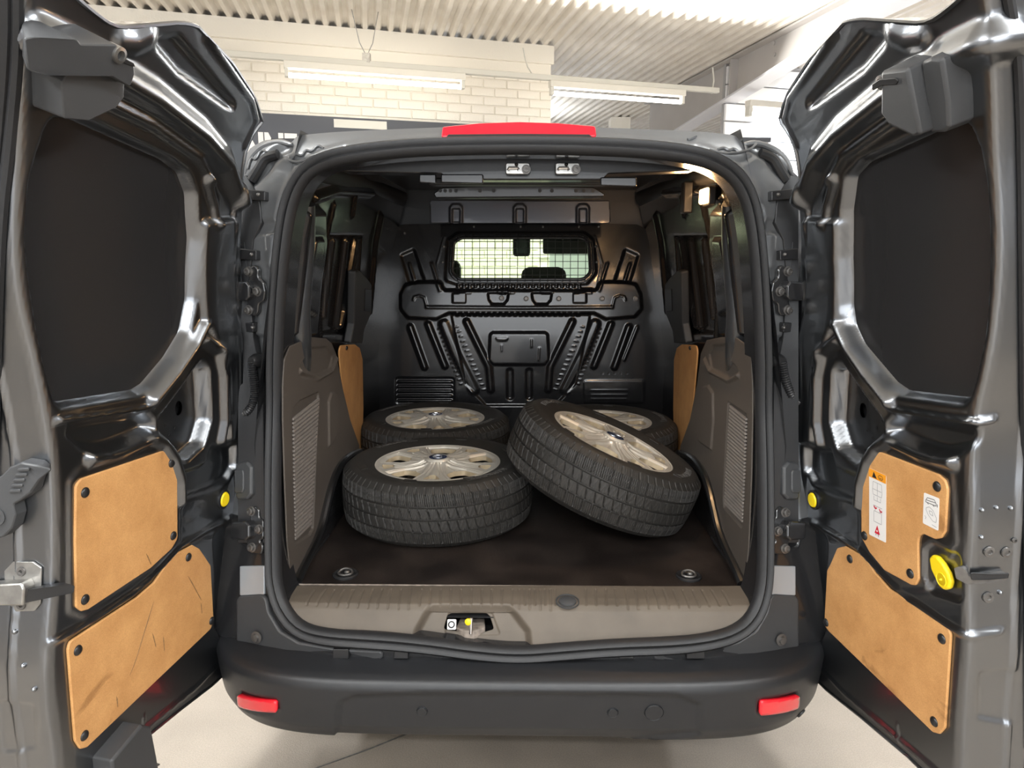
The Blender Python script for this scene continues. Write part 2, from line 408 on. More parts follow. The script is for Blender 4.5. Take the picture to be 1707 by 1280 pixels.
def cap_disc(name, SF, u, v, r, off, material, parent=None, prof=None, n=20, **k):
    p = SF.at(u, v, off)[0]; nn = SF.nrm(np.array([u]), np.array([v]))[0]
    pr = prof or [(r, -0.002), (r, 0.001), (r * .92, 0.0025), (r * .75, 0.0042), (r * .4, 0.0055), (r * .05, 0.006)]
    return MB().lathe(pr, frame(p, nn), n).build(name, material, parent, **k)
def text_mesh(body, size, bold=0.0, extrude=0.001, align='CENTER', spacing=1.0):
    c = bpy.data.curves.new('text', 'FONT'); c.body = body; c.size = size; c.extrude = extrude; c.offset = bold; c.align_x = align; c.align_y = 'CENTER'; c.space_character = spacing
    c.resolution_u = 4
    o = bpy.data.objects.new('text', c); COL.objects.link(o)
    dg = bpy.context.evaluated_depsgraph_get(); me = bpy.data.meshes.new_from_object(o.evaluated_get(dg))
    V = np.array([v.co[:] for v in me.vertices]); Fc = [tuple(p.vertices) for p in me.polygons]
    bpy.data.objects.remove(o); bpy.data.curves.remove(c); bpy.data.meshes.remove(me)
    return V, Fc
def ribbon(name, A, B, material, parent=None, closed=True, smooth=True, **k):
    n = len(A); V = list(A) + list(B); Fc = []
    for i in range(n if closed else n - 1):
        j = (i + 1) % n; Fc.append((i, j, n + j, n + i))
    return mesh_obj(name, V, Fc, material, parent, smooth, 40, **k)
def chaikin(p, it=2, closed=True):
    p = np.asarray(p, float)
    for _ in range(it):
        if closed:
            q = np.roll(p, -1, 0); p = np.stack([p * .75 + q * .25, p * .25 + q * .75], 1).reshape(-1, p.shape[1])
        else:
            a, b = p[:-1], p[1:]; m = np.stack([a * .75 + b * .25, a * .25 + b * .75], 1).reshape(-1, p.shape[1]); p = np.vstack([p[:1], m, p[-1:]])
    return p
def resample(p, n, closed=True):
    p = np.asarray(p, float); q = np.vstack([p, p[:1]]) if closed else p
    d = np.r_[0, np.cumsum(np.linalg.norm(np.diff(q, axis=0), axis=1))]
    t = np.linspace(0, d[-1], n + 1)[:-1] if closed else np.linspace(0, d[-1], n)
    return np.stack([np.interp(t, d, q[:, i]) for i in range(q.shape[1])], 1)

# ================================================================== THE HALL
fl = MB(); fl.box((0, 0, -0.05), (18, 26, 0.1)); fl.build('floor', M['concrete'], smooth=False, kind='structure')
# dilatation crack seen under the bumper
p0 = onZ(500, 1290, 0); p1 = onZ(700, 1215, 0)
ck = MB(); ck.tube([(p0[0], p0[1], 0.001), ((p0[0] + p1[0]) / 2 + .01, (p0[1] + p1[1]) / 2, 0.001), (p1[0], p1[1], 0.001), (p1[0] + .25, p1[1] + .3, 0.001)], 0.0022, 6)
ck.build('trim_1', M['dull'], kind='structure')
# brick wall standing obliquely behind the van
WD = np.array([math.sin(math.radians(72)), math.cos(math.radians(72)), 0.0])      # along the wall, to the right
WN = np.array([WD[1], -WD[0], 0.0])                                                # towards the camera
W0 = np.array([-2.3, 4.55, 0.0])
def wallpt(px, py): 
    d = ray(px, py); t = ((W0 - CP) @ WN) / (d @ WN); p = CP + d * t
    return float((p - W0) @ WD), float(p[2])
s_end = wallpt(920, 100)[0]
S0 = -5.5
RW = Matrix(((WD[0], -WN[0], 0, 0), (WD[1], -WN[1], 0, 0), (0, 0, 1, 0), (0, 0, 0, 1)))
def wp(s, d, z): return tuple(W0 + WD * s + WN * d + np.array([0, 0, z]))
wl = MB(); wl.box(wp((S0 + s_end - .004) / 2, -0.14, CEIL / 2 - .03), (s_end - S0 - .008, 0.26, CEIL - .06), RW.to_3x3().to_4x4())
wall = wl.build('wall_back', M['mortar'], smooth=False, kind='structure')
BL, BH, JT = 0.225, 0.078, 0.011
bm_ = MB(); bm_.box((0, 0, 0), (BL - JT, 0.03, BH - JT)); ob0 = bm_.build('brick', M['brick'], wall, smooth=False); bevel(ob0, 0.003, 1)
def put_brick(i, s, z, ln):
    o = ob0 if i == 0 else ob0.copy()
    if i: COL.objects.link(o)
    o.parent = wall
    mtx = Matrix.Translation(wp(s, -0.013 + rng.uniform(-.0015, .0015), z)) @ RW @ Matrix.Diagonal((ln, 1, 1, 1))
    o.matrix_local = mtx
topz = wallpt(920, 108)[1]
cnt = 0
z = 1.95; row = 0
while z < topz - 0.09:
    s = s_end - (BL if row % 2 else BL / 2) + BL / 2 - (0 if row % 2 else 0)
    first = True
    s = s_end
    while s > -3.05:
        L = BL if not (first and row % 2) else BL / 2 + JT / 2
        sc = s - L / 2
        px = prj(np.array(wp(sc, 0, z)))
        if 90 < px[0] < 940 and -20 < px[1] < 260 and cnt < 298 and not (px[1] > 205 and px[0] > 500):
            put_brick(cnt, sc, z, (L - JT) / (BL - JT)); cnt += 1
        s -= L; first = False
    z += BH; row += 1
bf = MB(); z = 1.95 - BH; row = -1
while z > 0.03:
    s = s_end - (BL / 2 if row % 2 else 0) - BL / 2
    while s > S0 + .1:
        bf.box(wp(s, -0.013, z), (BL - JT, 0.03, BH - JT), RW.to_4x4()); s -= BL
    z -= BH; row -= 1
bf.build('brick_field', M['brick'], wall, smooth=False, kind='stuff')
# smooth rendered band on top of the bricks and a lower ledge board
tb = MB(); tb.box(wp((S0 + s_end) / 2, 0.012, (topz + CEIL) / 2), (s_end - S0 + .02, 0.04, CEIL - topz), RW.to_4x4()); tb.build('trim_2', M['mortar'], smooth=False, kind='structure')
sb = wallpt(600, 180)[1]
# corrugated ceiling: ribs run away from the camera
CD = np.array([math.sin(math.radians(-12.3)), math.cos(math.radians(-12.3)), 0.0]); CX = np.array([CD[1], -CD[0], 0.0])
prof = [(0.0, 0.0), (0.035, 0.0), (0.055, 0.038), (0.09, 0.038), (0.11, 0.0)]
xs = []; x = -11.0
while x < 11:
    for a, b in prof[:-1]: xs.append((x + a, b))
    x += 0.11
V = []; Fc = []
for (a, b) in xs:
    for l in (-13.0, 0.0, 13.0): V.append(CX * a + CD * l + np.array([0, 0, CEIL + b]))
for i in range(len(xs) - 1):
    for j in (0, 1): Fc.append((i * 3 + j, i * 3 + j + 1, (i + 1) * 3 + j + 1, (i + 1) * 3 + j))
ceil = mesh_obj('ceiling', V, Fc, M['corr'], None, True, 20, kind='structure')
so = ceil.modifiers.new('sheet', 'SOLIDIFY'); so.thickness = 0.01
# outer walls of the hall
for n_, c_, d_ in (('wall_left', (-6.3, 0, CEIL / 2), (0.2, 24, CEIL)), ('wall_right', (7.0, 0, CEIL / 2), (0.2, 24, CEIL)), ('wall_rear', (0.3, -10.0, CEIL / 2), (13.4, 0.2, CEIL)), ('wall_far', (0.3, 11.3, CEIL / 2), (13.4, 0.2, CEIL))):
    w = MB(); w.box(c_, d_); w.build(n_, M['panelwhite'], smooth=False, kind='structure')
# steel rafter with a haunch, parallel to the ribs
b_far = onZ(1045, 192, CEIL); b_near = onZ(1420, -20, CEIL)
a0 = 3.245
def bp_(l, x, z): return CX * (a0 + x) + CD * l + np.array([0, 0, z])
lf = float(onZ(1075, 172, CEIL) @ CD); ln_ = -9.0
rt = empty('roof_beam', tuple(bp_(lf, 0, 0)), label='grey steel roof beam running overhead to the upper right', cat='beam')
zbot = lambda l: float(np.interp(l, [3.4, 9.0], [3.22, 2.68]))
def beampart(name, x0, x1, ztop, zb0, segs, m=M['beamgrey']):
    o_ = np.array(rt.location); bb = MB()
    for (l0, l1) in segs:
        A = [bp_(l0, x0, zb0(l0)) - o_, bp_(l0, x1, zb0(l0)) - o_, bp_(l0, x1, ztop(l0)) - o_, bp_(l0, x0, ztop(l0)) - o_]
        B = [bp_(l1, x0, zb0(l1)) - o_, bp_(l1, x1, zb0(l1)) - o_, bp_(l1, x1, ztop(l1)) - o_, bp_(l1, x0, ztop(l1)) - o_]
        bb.prism(A, B)
    return bb.build(name, m, rt, smooth=False)
SG = [(lf, 3.4), (3.4, ln_)]
beampart('web', 0.085, 0.10, lambda l: CEIL, zbot, SG)
beampart('top_flange', 0.0, 0.19, lambda l: CEIL, lambda l: CEIL - .016, SG)
beampart('bottom_flange', 0.0, 0.19, zbot, lambda l: zbot(l) - .018, SG, M['flange'])
o_ = np.array(rt.location)
for pxx in (1235,):
    q = onX(pxx, 150, 0); l = None
    # stiffener plate where the conduit ends
    for l in (float(onZ(1180, 128, CEIL - .2) @ CD),):
        zb = zbot(l)
        st = MB(); st.prism([bp_(l, 0.0, zb) - o_, bp_(l, 0.085, zb) - o_, bp_(l, 0.085, CEIL - .02) - o_, bp_(l, 0, CEIL - .02) - o_], [bp_(l + .012, 0.0, zb) - o_, bp_(l + .012, 0.085, zb) - o_, bp_(l + .012, 0.085, CEIL - .02) - o_, bp_(l + .012, 0, CEIL - .02) - o_])
        st.build('stiffener', M['beamgrey'], rt, smooth=False)
for (bx, by) in ((1291, 72), (1292, 91)):
    d = ray(bx, by); n = CX; c0 = CX * (a0 + 0.085); t = ((c0 - CP) @ n) / (d @ n); p = CP + d * t - o_
    MB().lathe([(0.018, 0), (0.018, 0.012), (0.004, 0.016)], frame(p, -CX), 8).build('bolt', M['beamgrey'], rt)
# brick stub left of the beam foot
st = onZ(1032, 196, CEIL); 
pier = MB(); pier.box((st[0] + .02, st[1] + .1, CEIL / 2), (0.28, 0.3, CEIL)); pier.build('wall_pier', M['brick'], smooth=False, kind='structure')
# bright cladding wall on the right of the beam, each panel a piece
K0 = onZ(1320, 112, CEIL)
while prj(K0)[0] > 1214: K0 = K0 - WD * .02
K0[2] = 0
clad = empty('wall_cladding', (0, 0, 0), kind='structure')
zb_ = 1.6
Ls = 6.0
y0 = None
for i in range(13):
    zc = 1.30 + i * 0.18
    if zc > CEIL: break
    hgt_ = 0.168 if i % 3 else 0.162
    pb = MB()
    c = K0 + WD * (Ls / 2) + np.array([0, 0, zc])
    pb.box(tuple(c), (Ls, 0.03 + (0.006 if i % 3 == 0 else 0), hgt_), RW.to_4x4())
    o = pb.build('panel', M['panelwhite'], clad, smooth=False); bevel(o, 0.006, 2)
bk = MB(); c = K0 + WD * (Ls / 2) - WN * 0.04 + np.array([0, 0, CEIL / 2]); bk.box(tuple(c), (Ls, 0.04, CEIL), RW.to_4x4()); bk.build('backing', M['greyink'], clad, smooth=False)

# suspended rail with two fluorescent fittings
def railpt(px, py, D):   # point on the pixel ray at horizontal distance D along the camera heading
    d = ray(px, py); return CP + d * (D / (d @ hh))
RA = W0 + WN * 0.55
def railray(px, py):
    d = ray(px, py); t = ((RA - CP) @ WN) / (d @ WN); return CP + d * t
ra, rb = railray(120, 48), railray(1197, 158)
zr = 0.5 * (railray(600, 98)[2] + rb[2]); ra[2] = zr; rb[2] = zr
# rails horizontal: level them at the height that fits the middle of the run
rail = empty('lighting_rail', tuple(ra), label='long pale rail hanging below the corrugated ceiling above the van', cat='rail')
L = Vector(rb - ra); mm = MB(); mm.box(tuple(L / 2), (L.length, 0.05, 0.045), RW.to_4x4()); o = mm.build('rail_bar', M['rail'], rail, smooth=False); bevel(o, .006)
hp = railray(611, 92); hp = ra + WD * float((hp - ra) @ WD)
for dx in (-0.035, 0.035):
    MB().tube([tuple(hp - ra + np.array([0, 0, 0.06])), tuple(hp - ra + WD * (dx * 1.5) + np.array([0, 0, .16])), tuple(hp - ra + WD * dx * 3 + np.array([0, 0, CEIL - zr - 0.01]))], 0.004, 6).build('hanger_wire', M['steel'], rail)
MB().box(tuple(hp - ra + np.array([0, 0, 0.045])), (0.06, 0.05, 0.07)).build('hook_block', M['steel'], rail, smooth=False)
cbp = [railray(*q) for q in ((872, 80), (880, 112), (890, 128))]
MB().tube([tuple(cbp[0] - ra), tuple(cbp[0] * .5 + cbp[1] * .5 - ra + np.array([0, 0, -.02])), tuple(cbp[1] - ra), tuple(cbp[2] - ra)], 0.006, 6).build('cable', M['rail'], rail)
cbp = [railray(*q) for q in ((1188, 112), (1190, 135), (1186, 156))]
MB().tube([tuple(q - ra) for q in cbp], 0.007, 6).build('cable', M['rail'], rail)
def fitting(pa, pb, label, pos_off=0.0, drop=0.07):
    a = railray(*pa); b = railray(*pb); s0 = float((a - ra) @ WD); s1 = float((b - ra) @ WD)
    ln = s1 - s0; root = empty('fluorescent_fitting', tuple(ra + WD * s0 + np.array([0, 0, -0.03 - drop])), label=label, cat='ceiling light', group='lit tube lights under the rail')
    B = lambda c: tuple(WD * c[0] + WN * c[1] + np.array([0, 0, c[2]]))
    o = MB().box(B((ln / 2, 0, 0.03)), (ln, 0.075, 0.055), RW.to_4x4()).build('housing', M['fixture'], root, smooth=False); bevel(o, .006)
    for s in (0.02, ln - .02):
        o = MB().box(B((s, 0, -0.025)), (0.03, 0.055, 0.075), RW.to_4x4()).build('lamp_holder', M['rail'], root, smooth=False); bevel(o, .006)
    MB().tube([B((0.035, 0, -0.045)), B((ln - .035, 0, -0.045))], 0.018, 12).build('tube', M['tube'], root)
    for s in (ln * .3, ln * .72): MB().box(B((s, 0, 0.075)), (0.05, 0.04, 0.045), RW.to_4x4()).build('clip', M['rail'], root, smooth=False)
    d = bpy.data.lights.new('tube_light', 'AREA'); d.shape = 'RECTANGLE'; d.size = ln * .9; d.size_y = 0.04; d.energy = 230; d.color = (1, .97, .90)
    lo = bpy.data.objects.new('tube_light', d); COL.objects.link(lo); c = ra + WD * (s0 + ln / 2) + np.array([0, 0, -0.03 - drop - .075])
    Zd = Vector((0.25 * -WN[0] * -1, 0, 0))
    lo.matrix_world = Matrix.Translation(c + WN * .03) @ RW @ Matrix.Rotation(math.radians(-50), 4, 'X')
    return root, lo, c, ln
r1, l1, c1, n1 = fitting((472, 96), (775, 136), 'brightest lit tube light in front of the white brick wall', drop=.05)
r2, l2, c2, n2 = fitting((916, 148), (1140, 174), 'lit tube light right of the brick wall end, below the ribbed ceiling', drop=.05)
# third one in front of the right cladding wall
def cladray(px, py):
    d = ray(px, py); q = K0 + WN * .35; t = ((q - CP) @ WN) / (d @ WN); return CP + d * t
a = cladray(1246, 176); root = empty('fluorescent_fitting', tuple(a), label='tube light in front of the bright cladding wall at right', cat='ceiling light')
B = lambda c: tuple(WD * c[0] + WN * c[1] + np.array([0, 0, c[2]]))
bevel(MB().box(B((0.75, 0, 0.02)), (1.5, 0.09, 0.06), RW.to_4x4()).build('housing', M['fixture'], root, smooth=False), .005)
bevel(MB().box(B((0.02, 0, -0.05)), (0.04, 0.07, 0.10), RW.to_4x4()).build('lamp_holder', M['rail'], root, smooth=False), .005)
MB().tube([B((0.04, 0, -.07)), B((1.46, 0, -.07))], 0.018, 10).build('tube', M['tube'], root)
MB().tube([B((0.7, 0, .05)), B((0.7, 0, CEIL - a[2]))], 0.006, 6).build('hanger_wire', M['steel'], root)
area('cladding_tube_light', tuple(a + WD * .8 + WN * .3 + np.array([0, 0, -.15])), tuple(K0 + WD * 1.6 + np.array([0, 0, 2.3])), 1.4, 0.1, 60, (0.93, 0.96, 1))

# dark banner with white lettering on the brick wall
def wq(px, py):
    s, z = wallpt(px, py); return s, z
zt = 0.5 * (wq(440, 188)[1] + wq(700, 205)[1]); s0 = wq(300, 188)[0]; s1 = wq(905, 190)[0]
sg = empty('banner', wp(s0, 0.0, zt), label='dark blue-grey banner with white capitals NNE on the white brick wall', cat='sign')
loc0 = np.array(sg.location)
mb = MB(); c = np.array(wp((s0 + s1) / 2, 0.02, zt - 0.475)) - loc0; mb.box(tuple(c), (s1 - s0, 0.025, 0.95), RW.to_4x4()); mb.build('banner_panel', M['sign'], sg, smooth=False)
sa, za = wq(428, 222); sb_, _ = wq(497, 226); 
Vt, Ft = text_mesh('NNE', 0.5, bold=0.026, extrude=0.003)
w_ = Vt[:, 0].max() - Vt[:, 0].min(); sxl = wq(408, 240)[0]; sxr = wq(496, 240)[0]
Vt[:, 0] = (Vt[:, 0] - Vt[:, 0].min()) / w_ * (sxr - sxl) * 1.0 + sxl
hh_ = Vt[:, 1].max() - Vt[:, 1].min(); zt_l = wq(450, 222)[1]; Vt[:, 1] = (Vt[:, 1] - Vt[:, 1].max()) / hh_ * 0.30 + zt_l
X = np.array([wp(v[0], 0.036 + v[2], v[1]) for v in Vt]) - loc0
mesh_obj('lettering', X, Ft, M['white'], sg, False)
# pale stripe on the banner
ss0, zz0 = wq(556, 203); ss1, zz1 = wq(644, 214)
c = np.array(wp((ss0 + ss1) / 2, 0.034, (zz0 + zz1) / 2)) - loc0
MB().box(tuple(c), (ss1 - ss0, 0.006, 0.07), RW.to_4x4()).build('pale_stripe', M['rail'], sg, smooth=False)

# ================================================================== THE VAN
def patch(name, SF, outline, off, material, parent, res=.006, thick=.01, **k):
    o = panel(name, SF, resample(outline, 80), [], res, material, parent, off=off, thick=thick, **k)
    return o
van = empty('van', (0, 0, 0), label='dark grey panel van seen from behind with both rear doors open', cat='van')
def interp(xs, ys, kw=41):
    xs = np.array(xs, float); ys = np.array(ys, float)
    g = np.linspace(xs[0], xs[-1], 400); y = np.interp(g, xs, ys)
    k = np.hanning(kw); k /= k.sum(); yp = np.pad(y, kw // 2, mode='reflect', reflect_type='odd'); y = np.convolve(yp, k, 'valid')
    return lambda t: np.interp(t, g, y)
# ---- tail frame around the opening
YR = interp([.2, .45, .55, .65, .8, 1.1, 1.5, 1.68, 1.74, 1.80, 1.86, 1.95], [-.15, -.15, -.14, -.11, -.07, -.0, .0, .01, .02, .05, .12, .3])
def pos_tail(x, z): return np.stack([x, YR(z) + 0.16 * np.maximum(np.abs(x) - .35, 0) ** 2 / .3, z], -1)
TAIL = Surf(pos_tail, (-1.0, 1.0), (.2, 1.93), flip=False)    # normal: du x dv = x cross z = -y  (towards the camera)
seal_px = [(458, 940), (457, 800), (459, 640), (463, 520), (471, 420), (480, 355), (492, 315), (512, 285), (545, 268), (600, 257), (680, 249), (770, 246), (865, 245),
           (960, 246), (1050, 249), (1130, 256), (1185, 268), (1220, 288), (1242, 318), (1254, 360), (1262, 425), (1268, 520), (1272, 640), (1274, 800), (1274, 940),
           (1270, 990), (1255, 1030), (1225, 1055), (1180, 1068), (1110, 1075), (1020, 1078), (940, 1084), (865, 1090), (790, 1084), (710, 1073), (620, 1065), (540, 1060), (500, 1048), (472, 1015), (460, 975)]
seal_uv = resample(chaikin(TAIL.P(seal_px), 2), 220)
def offset_poly(p, d):
    p = np.asarray(p); t = np.roll(p, -1, 0) - np.roll(p, 1, 0); t /= np.linalg.norm(t, axis=1, keepdims=True)
    n = np.stack([t[:, 1], -t[:, 0]], 1)
    a = 0.5 * np.sum(p[:, 0] * np.roll(p[:, 1], -1) - np.roll(p[:, 0], -1) * p[:, 1])
    if a < 0: n = -n
    return p + n * d
seal_in = offset_poly(seal_uv, -0.016)
tail_out_px = [(330, 1000), (330, 500), (352, 330), (398, 300), (404, 268), (418, 246), (440, 234), (462, 232), (488, 238), (494, 226), (545, 221), (640, 216), (740, 212), (865, 210), (990, 212), (1090, 216),
               (1180, 220), (1228, 226), (1234, 238), (1262, 236), (1290, 246), (1312, 266), (1326, 300), (1375, 330), (1400, 500), (1400, 1000)]
to = TAIL.P(tail_out_px)
to = [(-.86, .62), (-.87, 1.0), (-.84, 1.35)] + [p for p in to[2:-2]] + [(.84, 1.35), (.87, 1.0), (.86, .62)]
tail_out = resample(fillet(to + [(.86, .47), (.5, .478), (0, .478), (-.5, .478), (-.86, .47)], .012, 3), 500)
tst = []
def tail_stamp(px, h, b, r=.01, both=True):
    uvp = TAIL.P(px); tst.append(S(uvp, h, b, r))
    if both: tst.append(S([(-u, v) for u, v in uvp][::-1], h, b, r))
def tail_line(px, rad, h, b, both=True):
    uvp = TAIL.P(px); tst.append(Ln(uvp, rad, h, b))
    if both: tst.append(Ln([(-u, v) for u, v in uvp], rad, h, b))
tail_stamp([(404, 372), (462, 366), (458, 388), (424, 392), (404, 410)], -.006, .008)
tail_stamp([(443, 388), (456, 388), (454, 446), (446, 446)], .005, .006, .006)
tail_line([(480, 262), (500, 272), (540, 262), (575, 246)], .004, -.006, .006)
tail_line([(420, 300), (440, 280), (455, 258), (478, 246)], .014, -.012, .016)
tail_line([(425, 470), (420, 560), (430, 600)], .010, -.008, .012)
tail_stamp([(404, 560), (444, 560), (444, 905), (404, 905)], -.012, .012)
tst.append(S(offset_poly(seal_uv, .034).tolist()[::3], .004, .012, 0))
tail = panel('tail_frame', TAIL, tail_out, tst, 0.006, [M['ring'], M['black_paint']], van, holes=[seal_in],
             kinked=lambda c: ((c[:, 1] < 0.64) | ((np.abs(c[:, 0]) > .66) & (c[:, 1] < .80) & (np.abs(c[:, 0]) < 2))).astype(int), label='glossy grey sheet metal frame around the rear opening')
# returns: opening jamb going into the van, outer skin going forward
A = TAIL.at(seal_in[:, 0], seal_in[:, 1], 0.0); 
cen = np.array([0, 0, 1.15]); Bp = A + np.array([0, 0.10, 0]); 
low = Bp[:, 2] < .66
Bp[:, 0] *= 1.0; 
jb = ribbon('opening_jamb', A, Bp, M['black_paint'], van, label='black inner return of the rear opening')
so_ = offset_poly(seal_in, .14); Cp = TAIL.at(so_[:, 0], so_[:, 1], 0) + np.array([0, .12, 0]); Cp[:, 2] = np.clip(Cp[:, 2], .5, 1.775); ribbon('jamb_liner', Bp, Cp, M['dark'], jb)
# outer body shell from the tail forward (sides, roof, cab)
sh = []
rows = [(-.88, .47), (-.90, .62), (-.915, .9), (-.89, 1.15), (-.83, 1.45), (-.79, 1.62), (-.74, 1.74), (-.66, 1.81), (-.45, 1.845), (0, 1.86), (.45, 1.845), (.66, 1.81), (.74, 1.74), (.79, 1.62), (.83, 1.45), (.89, 1.15), (.915, .9), (.90, .62), (.88, .47)]
stn = [(0.14, .99, .962), (0.24, .995, .975), (0.8, 1.0, 1), (2.0, 1.0, 1.0), (2.5, .99, 1.0), (2.95, .97, .985), (3.45, .96, .60), (4.1, .93, .55), (4.35, .80, .50)]
V = []; Fc = []
for (y, sx, sz) in stn:
    for (x, z) in rows: V.append((x * sx, y, (z - .3) * sz + .3 if z > 1.2 or sz == 1 else z * .5 + ((z - .3) * sz + .3) * .5))
nr = len(rows)
for i in range(len(stn) - 1):
    for k in range(nr - 1):
        if i in (5,) and 4 <= k <= 13: continue       # windscreen opening
        if i in (3, 4) and k in (2, 3, 14, 15) : continue   # cab side windows
        Fc.append((i * nr + k, i * nr + k + 1, (i + 1) * nr + k + 1, (i + 1) * nr + k))
Fc.append(tuple((len(stn) - 1) * nr + k for k in range(nr)))
o = mesh_obj('body_shell', V, Fc, M['paint'], van, True, 35); so = o.modifiers.new('sheet', 'SOLIDIFY'); so.thickness = 0.012; so.offset = 0
V = []; 
for i in (5, 6):
    for k in range(4, 15): V.append(tuple(np.array([(rows[k][0] * stn[i][1]), stn[i][0] - .01, (rows[k][1] - .3) * stn[i][2] + .3])))
n = 11; Fc = [(k, k + 1, n + k + 1, n + k) for k in range(n - 1)]
M['glass'] = mat('green_tinted_glass', (0.62, 0.86, 0.70), 0.02, trans=1.0, spec=0.3)
def thin_glass(m, tint):
    nt = m.node_tree; nt.nodes.clear(); out = nt.nodes.new('ShaderNodeOutputMaterial'); t = nt.nodes.new('ShaderNodeBsdfTransparent'); g = nt.nodes.new('ShaderNodeBsdfGlossy'); mx = nt.nodes.new('ShaderNodeMixShader')
    t.inputs[0].default_value = (*tint, 1); g.inputs['Roughness'].default_value = 0.03; mx.inputs[0].default_value = 0.015
    nt.links.new(t.outputs[0], mx.inputs[1]); nt.links.new(g.outputs[0], mx.inputs[2]); nt.links.new(mx.outputs[0], out.inputs[0])
thin_glass(M['glass'], (.86, .93, .84))
mesh_obj('windscreen', V, Fc, M['glass'], van, True)
mb = MB(); mb.box((0, 3.1, 1.02), (1.5, .5, .22)); o = mb.build('dashboard', M['dark'], van, smooth=False); bevel(o, .05, 3)
for sx, hz_ in ((-.46, 1.375), (.125, 1.335)):
    mb = MB(); mb.box((sx, 2.15, .94), (.48, .14, .66)); o = mb.build('seat_back', M['seat'], van, smooth=False); bevel(o, .06, 3)
    mb = MB(); mb.box((sx, 2.2, hz_), (.25, .10, .17)); h = mb.build('headrest', M['seat'], o, smooth=False); bevel(h, .045, 3)
    for q in (-.06, .06): MB().tube([(sx + q, 2.2, 1.24), (sx + q, 2.2, 1.30)], .007, 8).build('headrest_post', M['chrome'], o)
    mb = MB(); mb.box((sx, 2.45, .74), (.5, .5, .2)); o = mb.build('seat_cushion', M['seat'], van, smooth=False); bevel(o, .05, 3)
mb = MB(); mb.box((0.0, 2.72, 1.60), (.11, .05, .25)); o = mb.build('interior_mirror', M['blk'], van, smooth=False); bevel(o, .02, 3)
mb = MB(); mb.box((.30, 2.6, 1.565), (.34, .03, .15)); o = mb.build('dark_reflection_slab', M['seat'], van, smooth=False); bevel(o, .012, 2)  # dark slab standing in for a reflection in the bulkhead window
# underbody tray and cab floor, dark
mb = MB(); mb.box((0, 2.15, .50), (1.7, 4.1, .10)); mb.build('underbody', M['dark'], van, smooth=False)
for sx in (-.80, .80):
    for yy in (1.0, 3.6):
        mtx = Matrix.Translation((sx - (.1 if sx > 0 else -.1), yy, .325)) @ Matrix.Rotation(pi / 2, 4, 'Y')
        MB().lathe([(.2, -.1), (.3, -.1), (.325, -.07), (.325, .07), (.3, .1), (.2, .1), (.2, -.1)], mtx, 40, cap=False).lathe([(.02, -.06), (.2, -.08), (.2, .08), (.02, .06)], mtx, 24).build('road_wheel', M['tyre'], van)

# ---- weather seal: swept profile with two lips
prof = [(-.020, 0.0), (-.021, .010), (-.016, .022), (-.009, .026), (-.004, .020), (0.0, .017), (.005, .023), (.012, .025), (.018, .018), (.020, .008), (.020, -.002)]
P0 = TAIL.at(seal_uv[:, 0], seal_uv[:, 1], 0); N0 = TAIL.nrm(seal_uv[:, 0], seal_uv[:, 1])
T0 = np.roll(P0, -1, 0) - np.roll(P0, 1, 0); T0 /= np.linalg.norm(T0, axis=1, keepdims=True); B0 = np.cross(T0, N0)
if (B0[55] @ np.array([0, 0, 1])) < 0 and P0[55][2] > 1.2: B0 = -B0
V = []; m = len(prof); n = len(P0)
for i in range(n):
    for (a, h) in prof: V.append(P0[i] + B0[i] * a * 1.08 + N0[i] * h)
Fc = [(i * m + k, ((i + 1) % n) * m + k, ((i + 1) % n) * m + k + 1, i * m + k + 1) for i in range(n) for k in range(m - 1)]
mesh_obj('weather_seal', V, Fc, M['seal'], van, True, 60, label='black double-lipped rubber seal round the opening')

# ---- high brake light
bl = TAIL.P([(740, 226), (742, 212), (800, 206), (865, 204), (930, 206), (988, 211), (990, 226), (865, 222)])
for (pxs, off, th, nme, mm_) in (([(736, 232), (738, 215), (800, 209), (865, 207), (930, 209), (992, 214), (994, 231), (865, 229)], .008, .04, 'brake_light', M['redglass']),):
    bo = slab(nme, TAIL, fillet(TAIL.P(pxs), .006), off, th, mm_, van, .003, label='wide red high-level brake light')
    lo_ = slab('lamp_base', TAIL, fillet(TAIL.P([(742, 236), (748, 229), (865, 228), (982, 229), (990, 236), (865, 235)]), .003), .012, .03, M['blk'], bo, .002)

# ---- seam sealer beads, glossy
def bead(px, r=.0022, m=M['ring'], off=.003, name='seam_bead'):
    q = chaikin(px, 2, False); uv_ = np.array(TAIL.P(q)); p = TAIL.at(uv_[:, 0], uv_[:, 1], off)
    return MB().tube([tuple(v) for v in p], r, 6).build(name, m, van)
bead([(486, 266), (494, 256), (504, 262), (510, 250), (520, 254), (530, 242), (540, 248)], .003)
bead([(478, 262), (486, 270), (500, 271), (520, 262), (550, 258)], .003)
bead([(414, 282), (420, 262), (428, 268), (436, 250), (446, 254)], .003)
bead([(1182, 250), (1200, 256), (1226, 256), (1250, 250), (1260, 240)], .003)
bead([(1196, 250), (1206, 246), (1214, 252), (1222, 248), (1230, 254)], .0035)
bead([(1146, 234), (1160, 228)], .004)
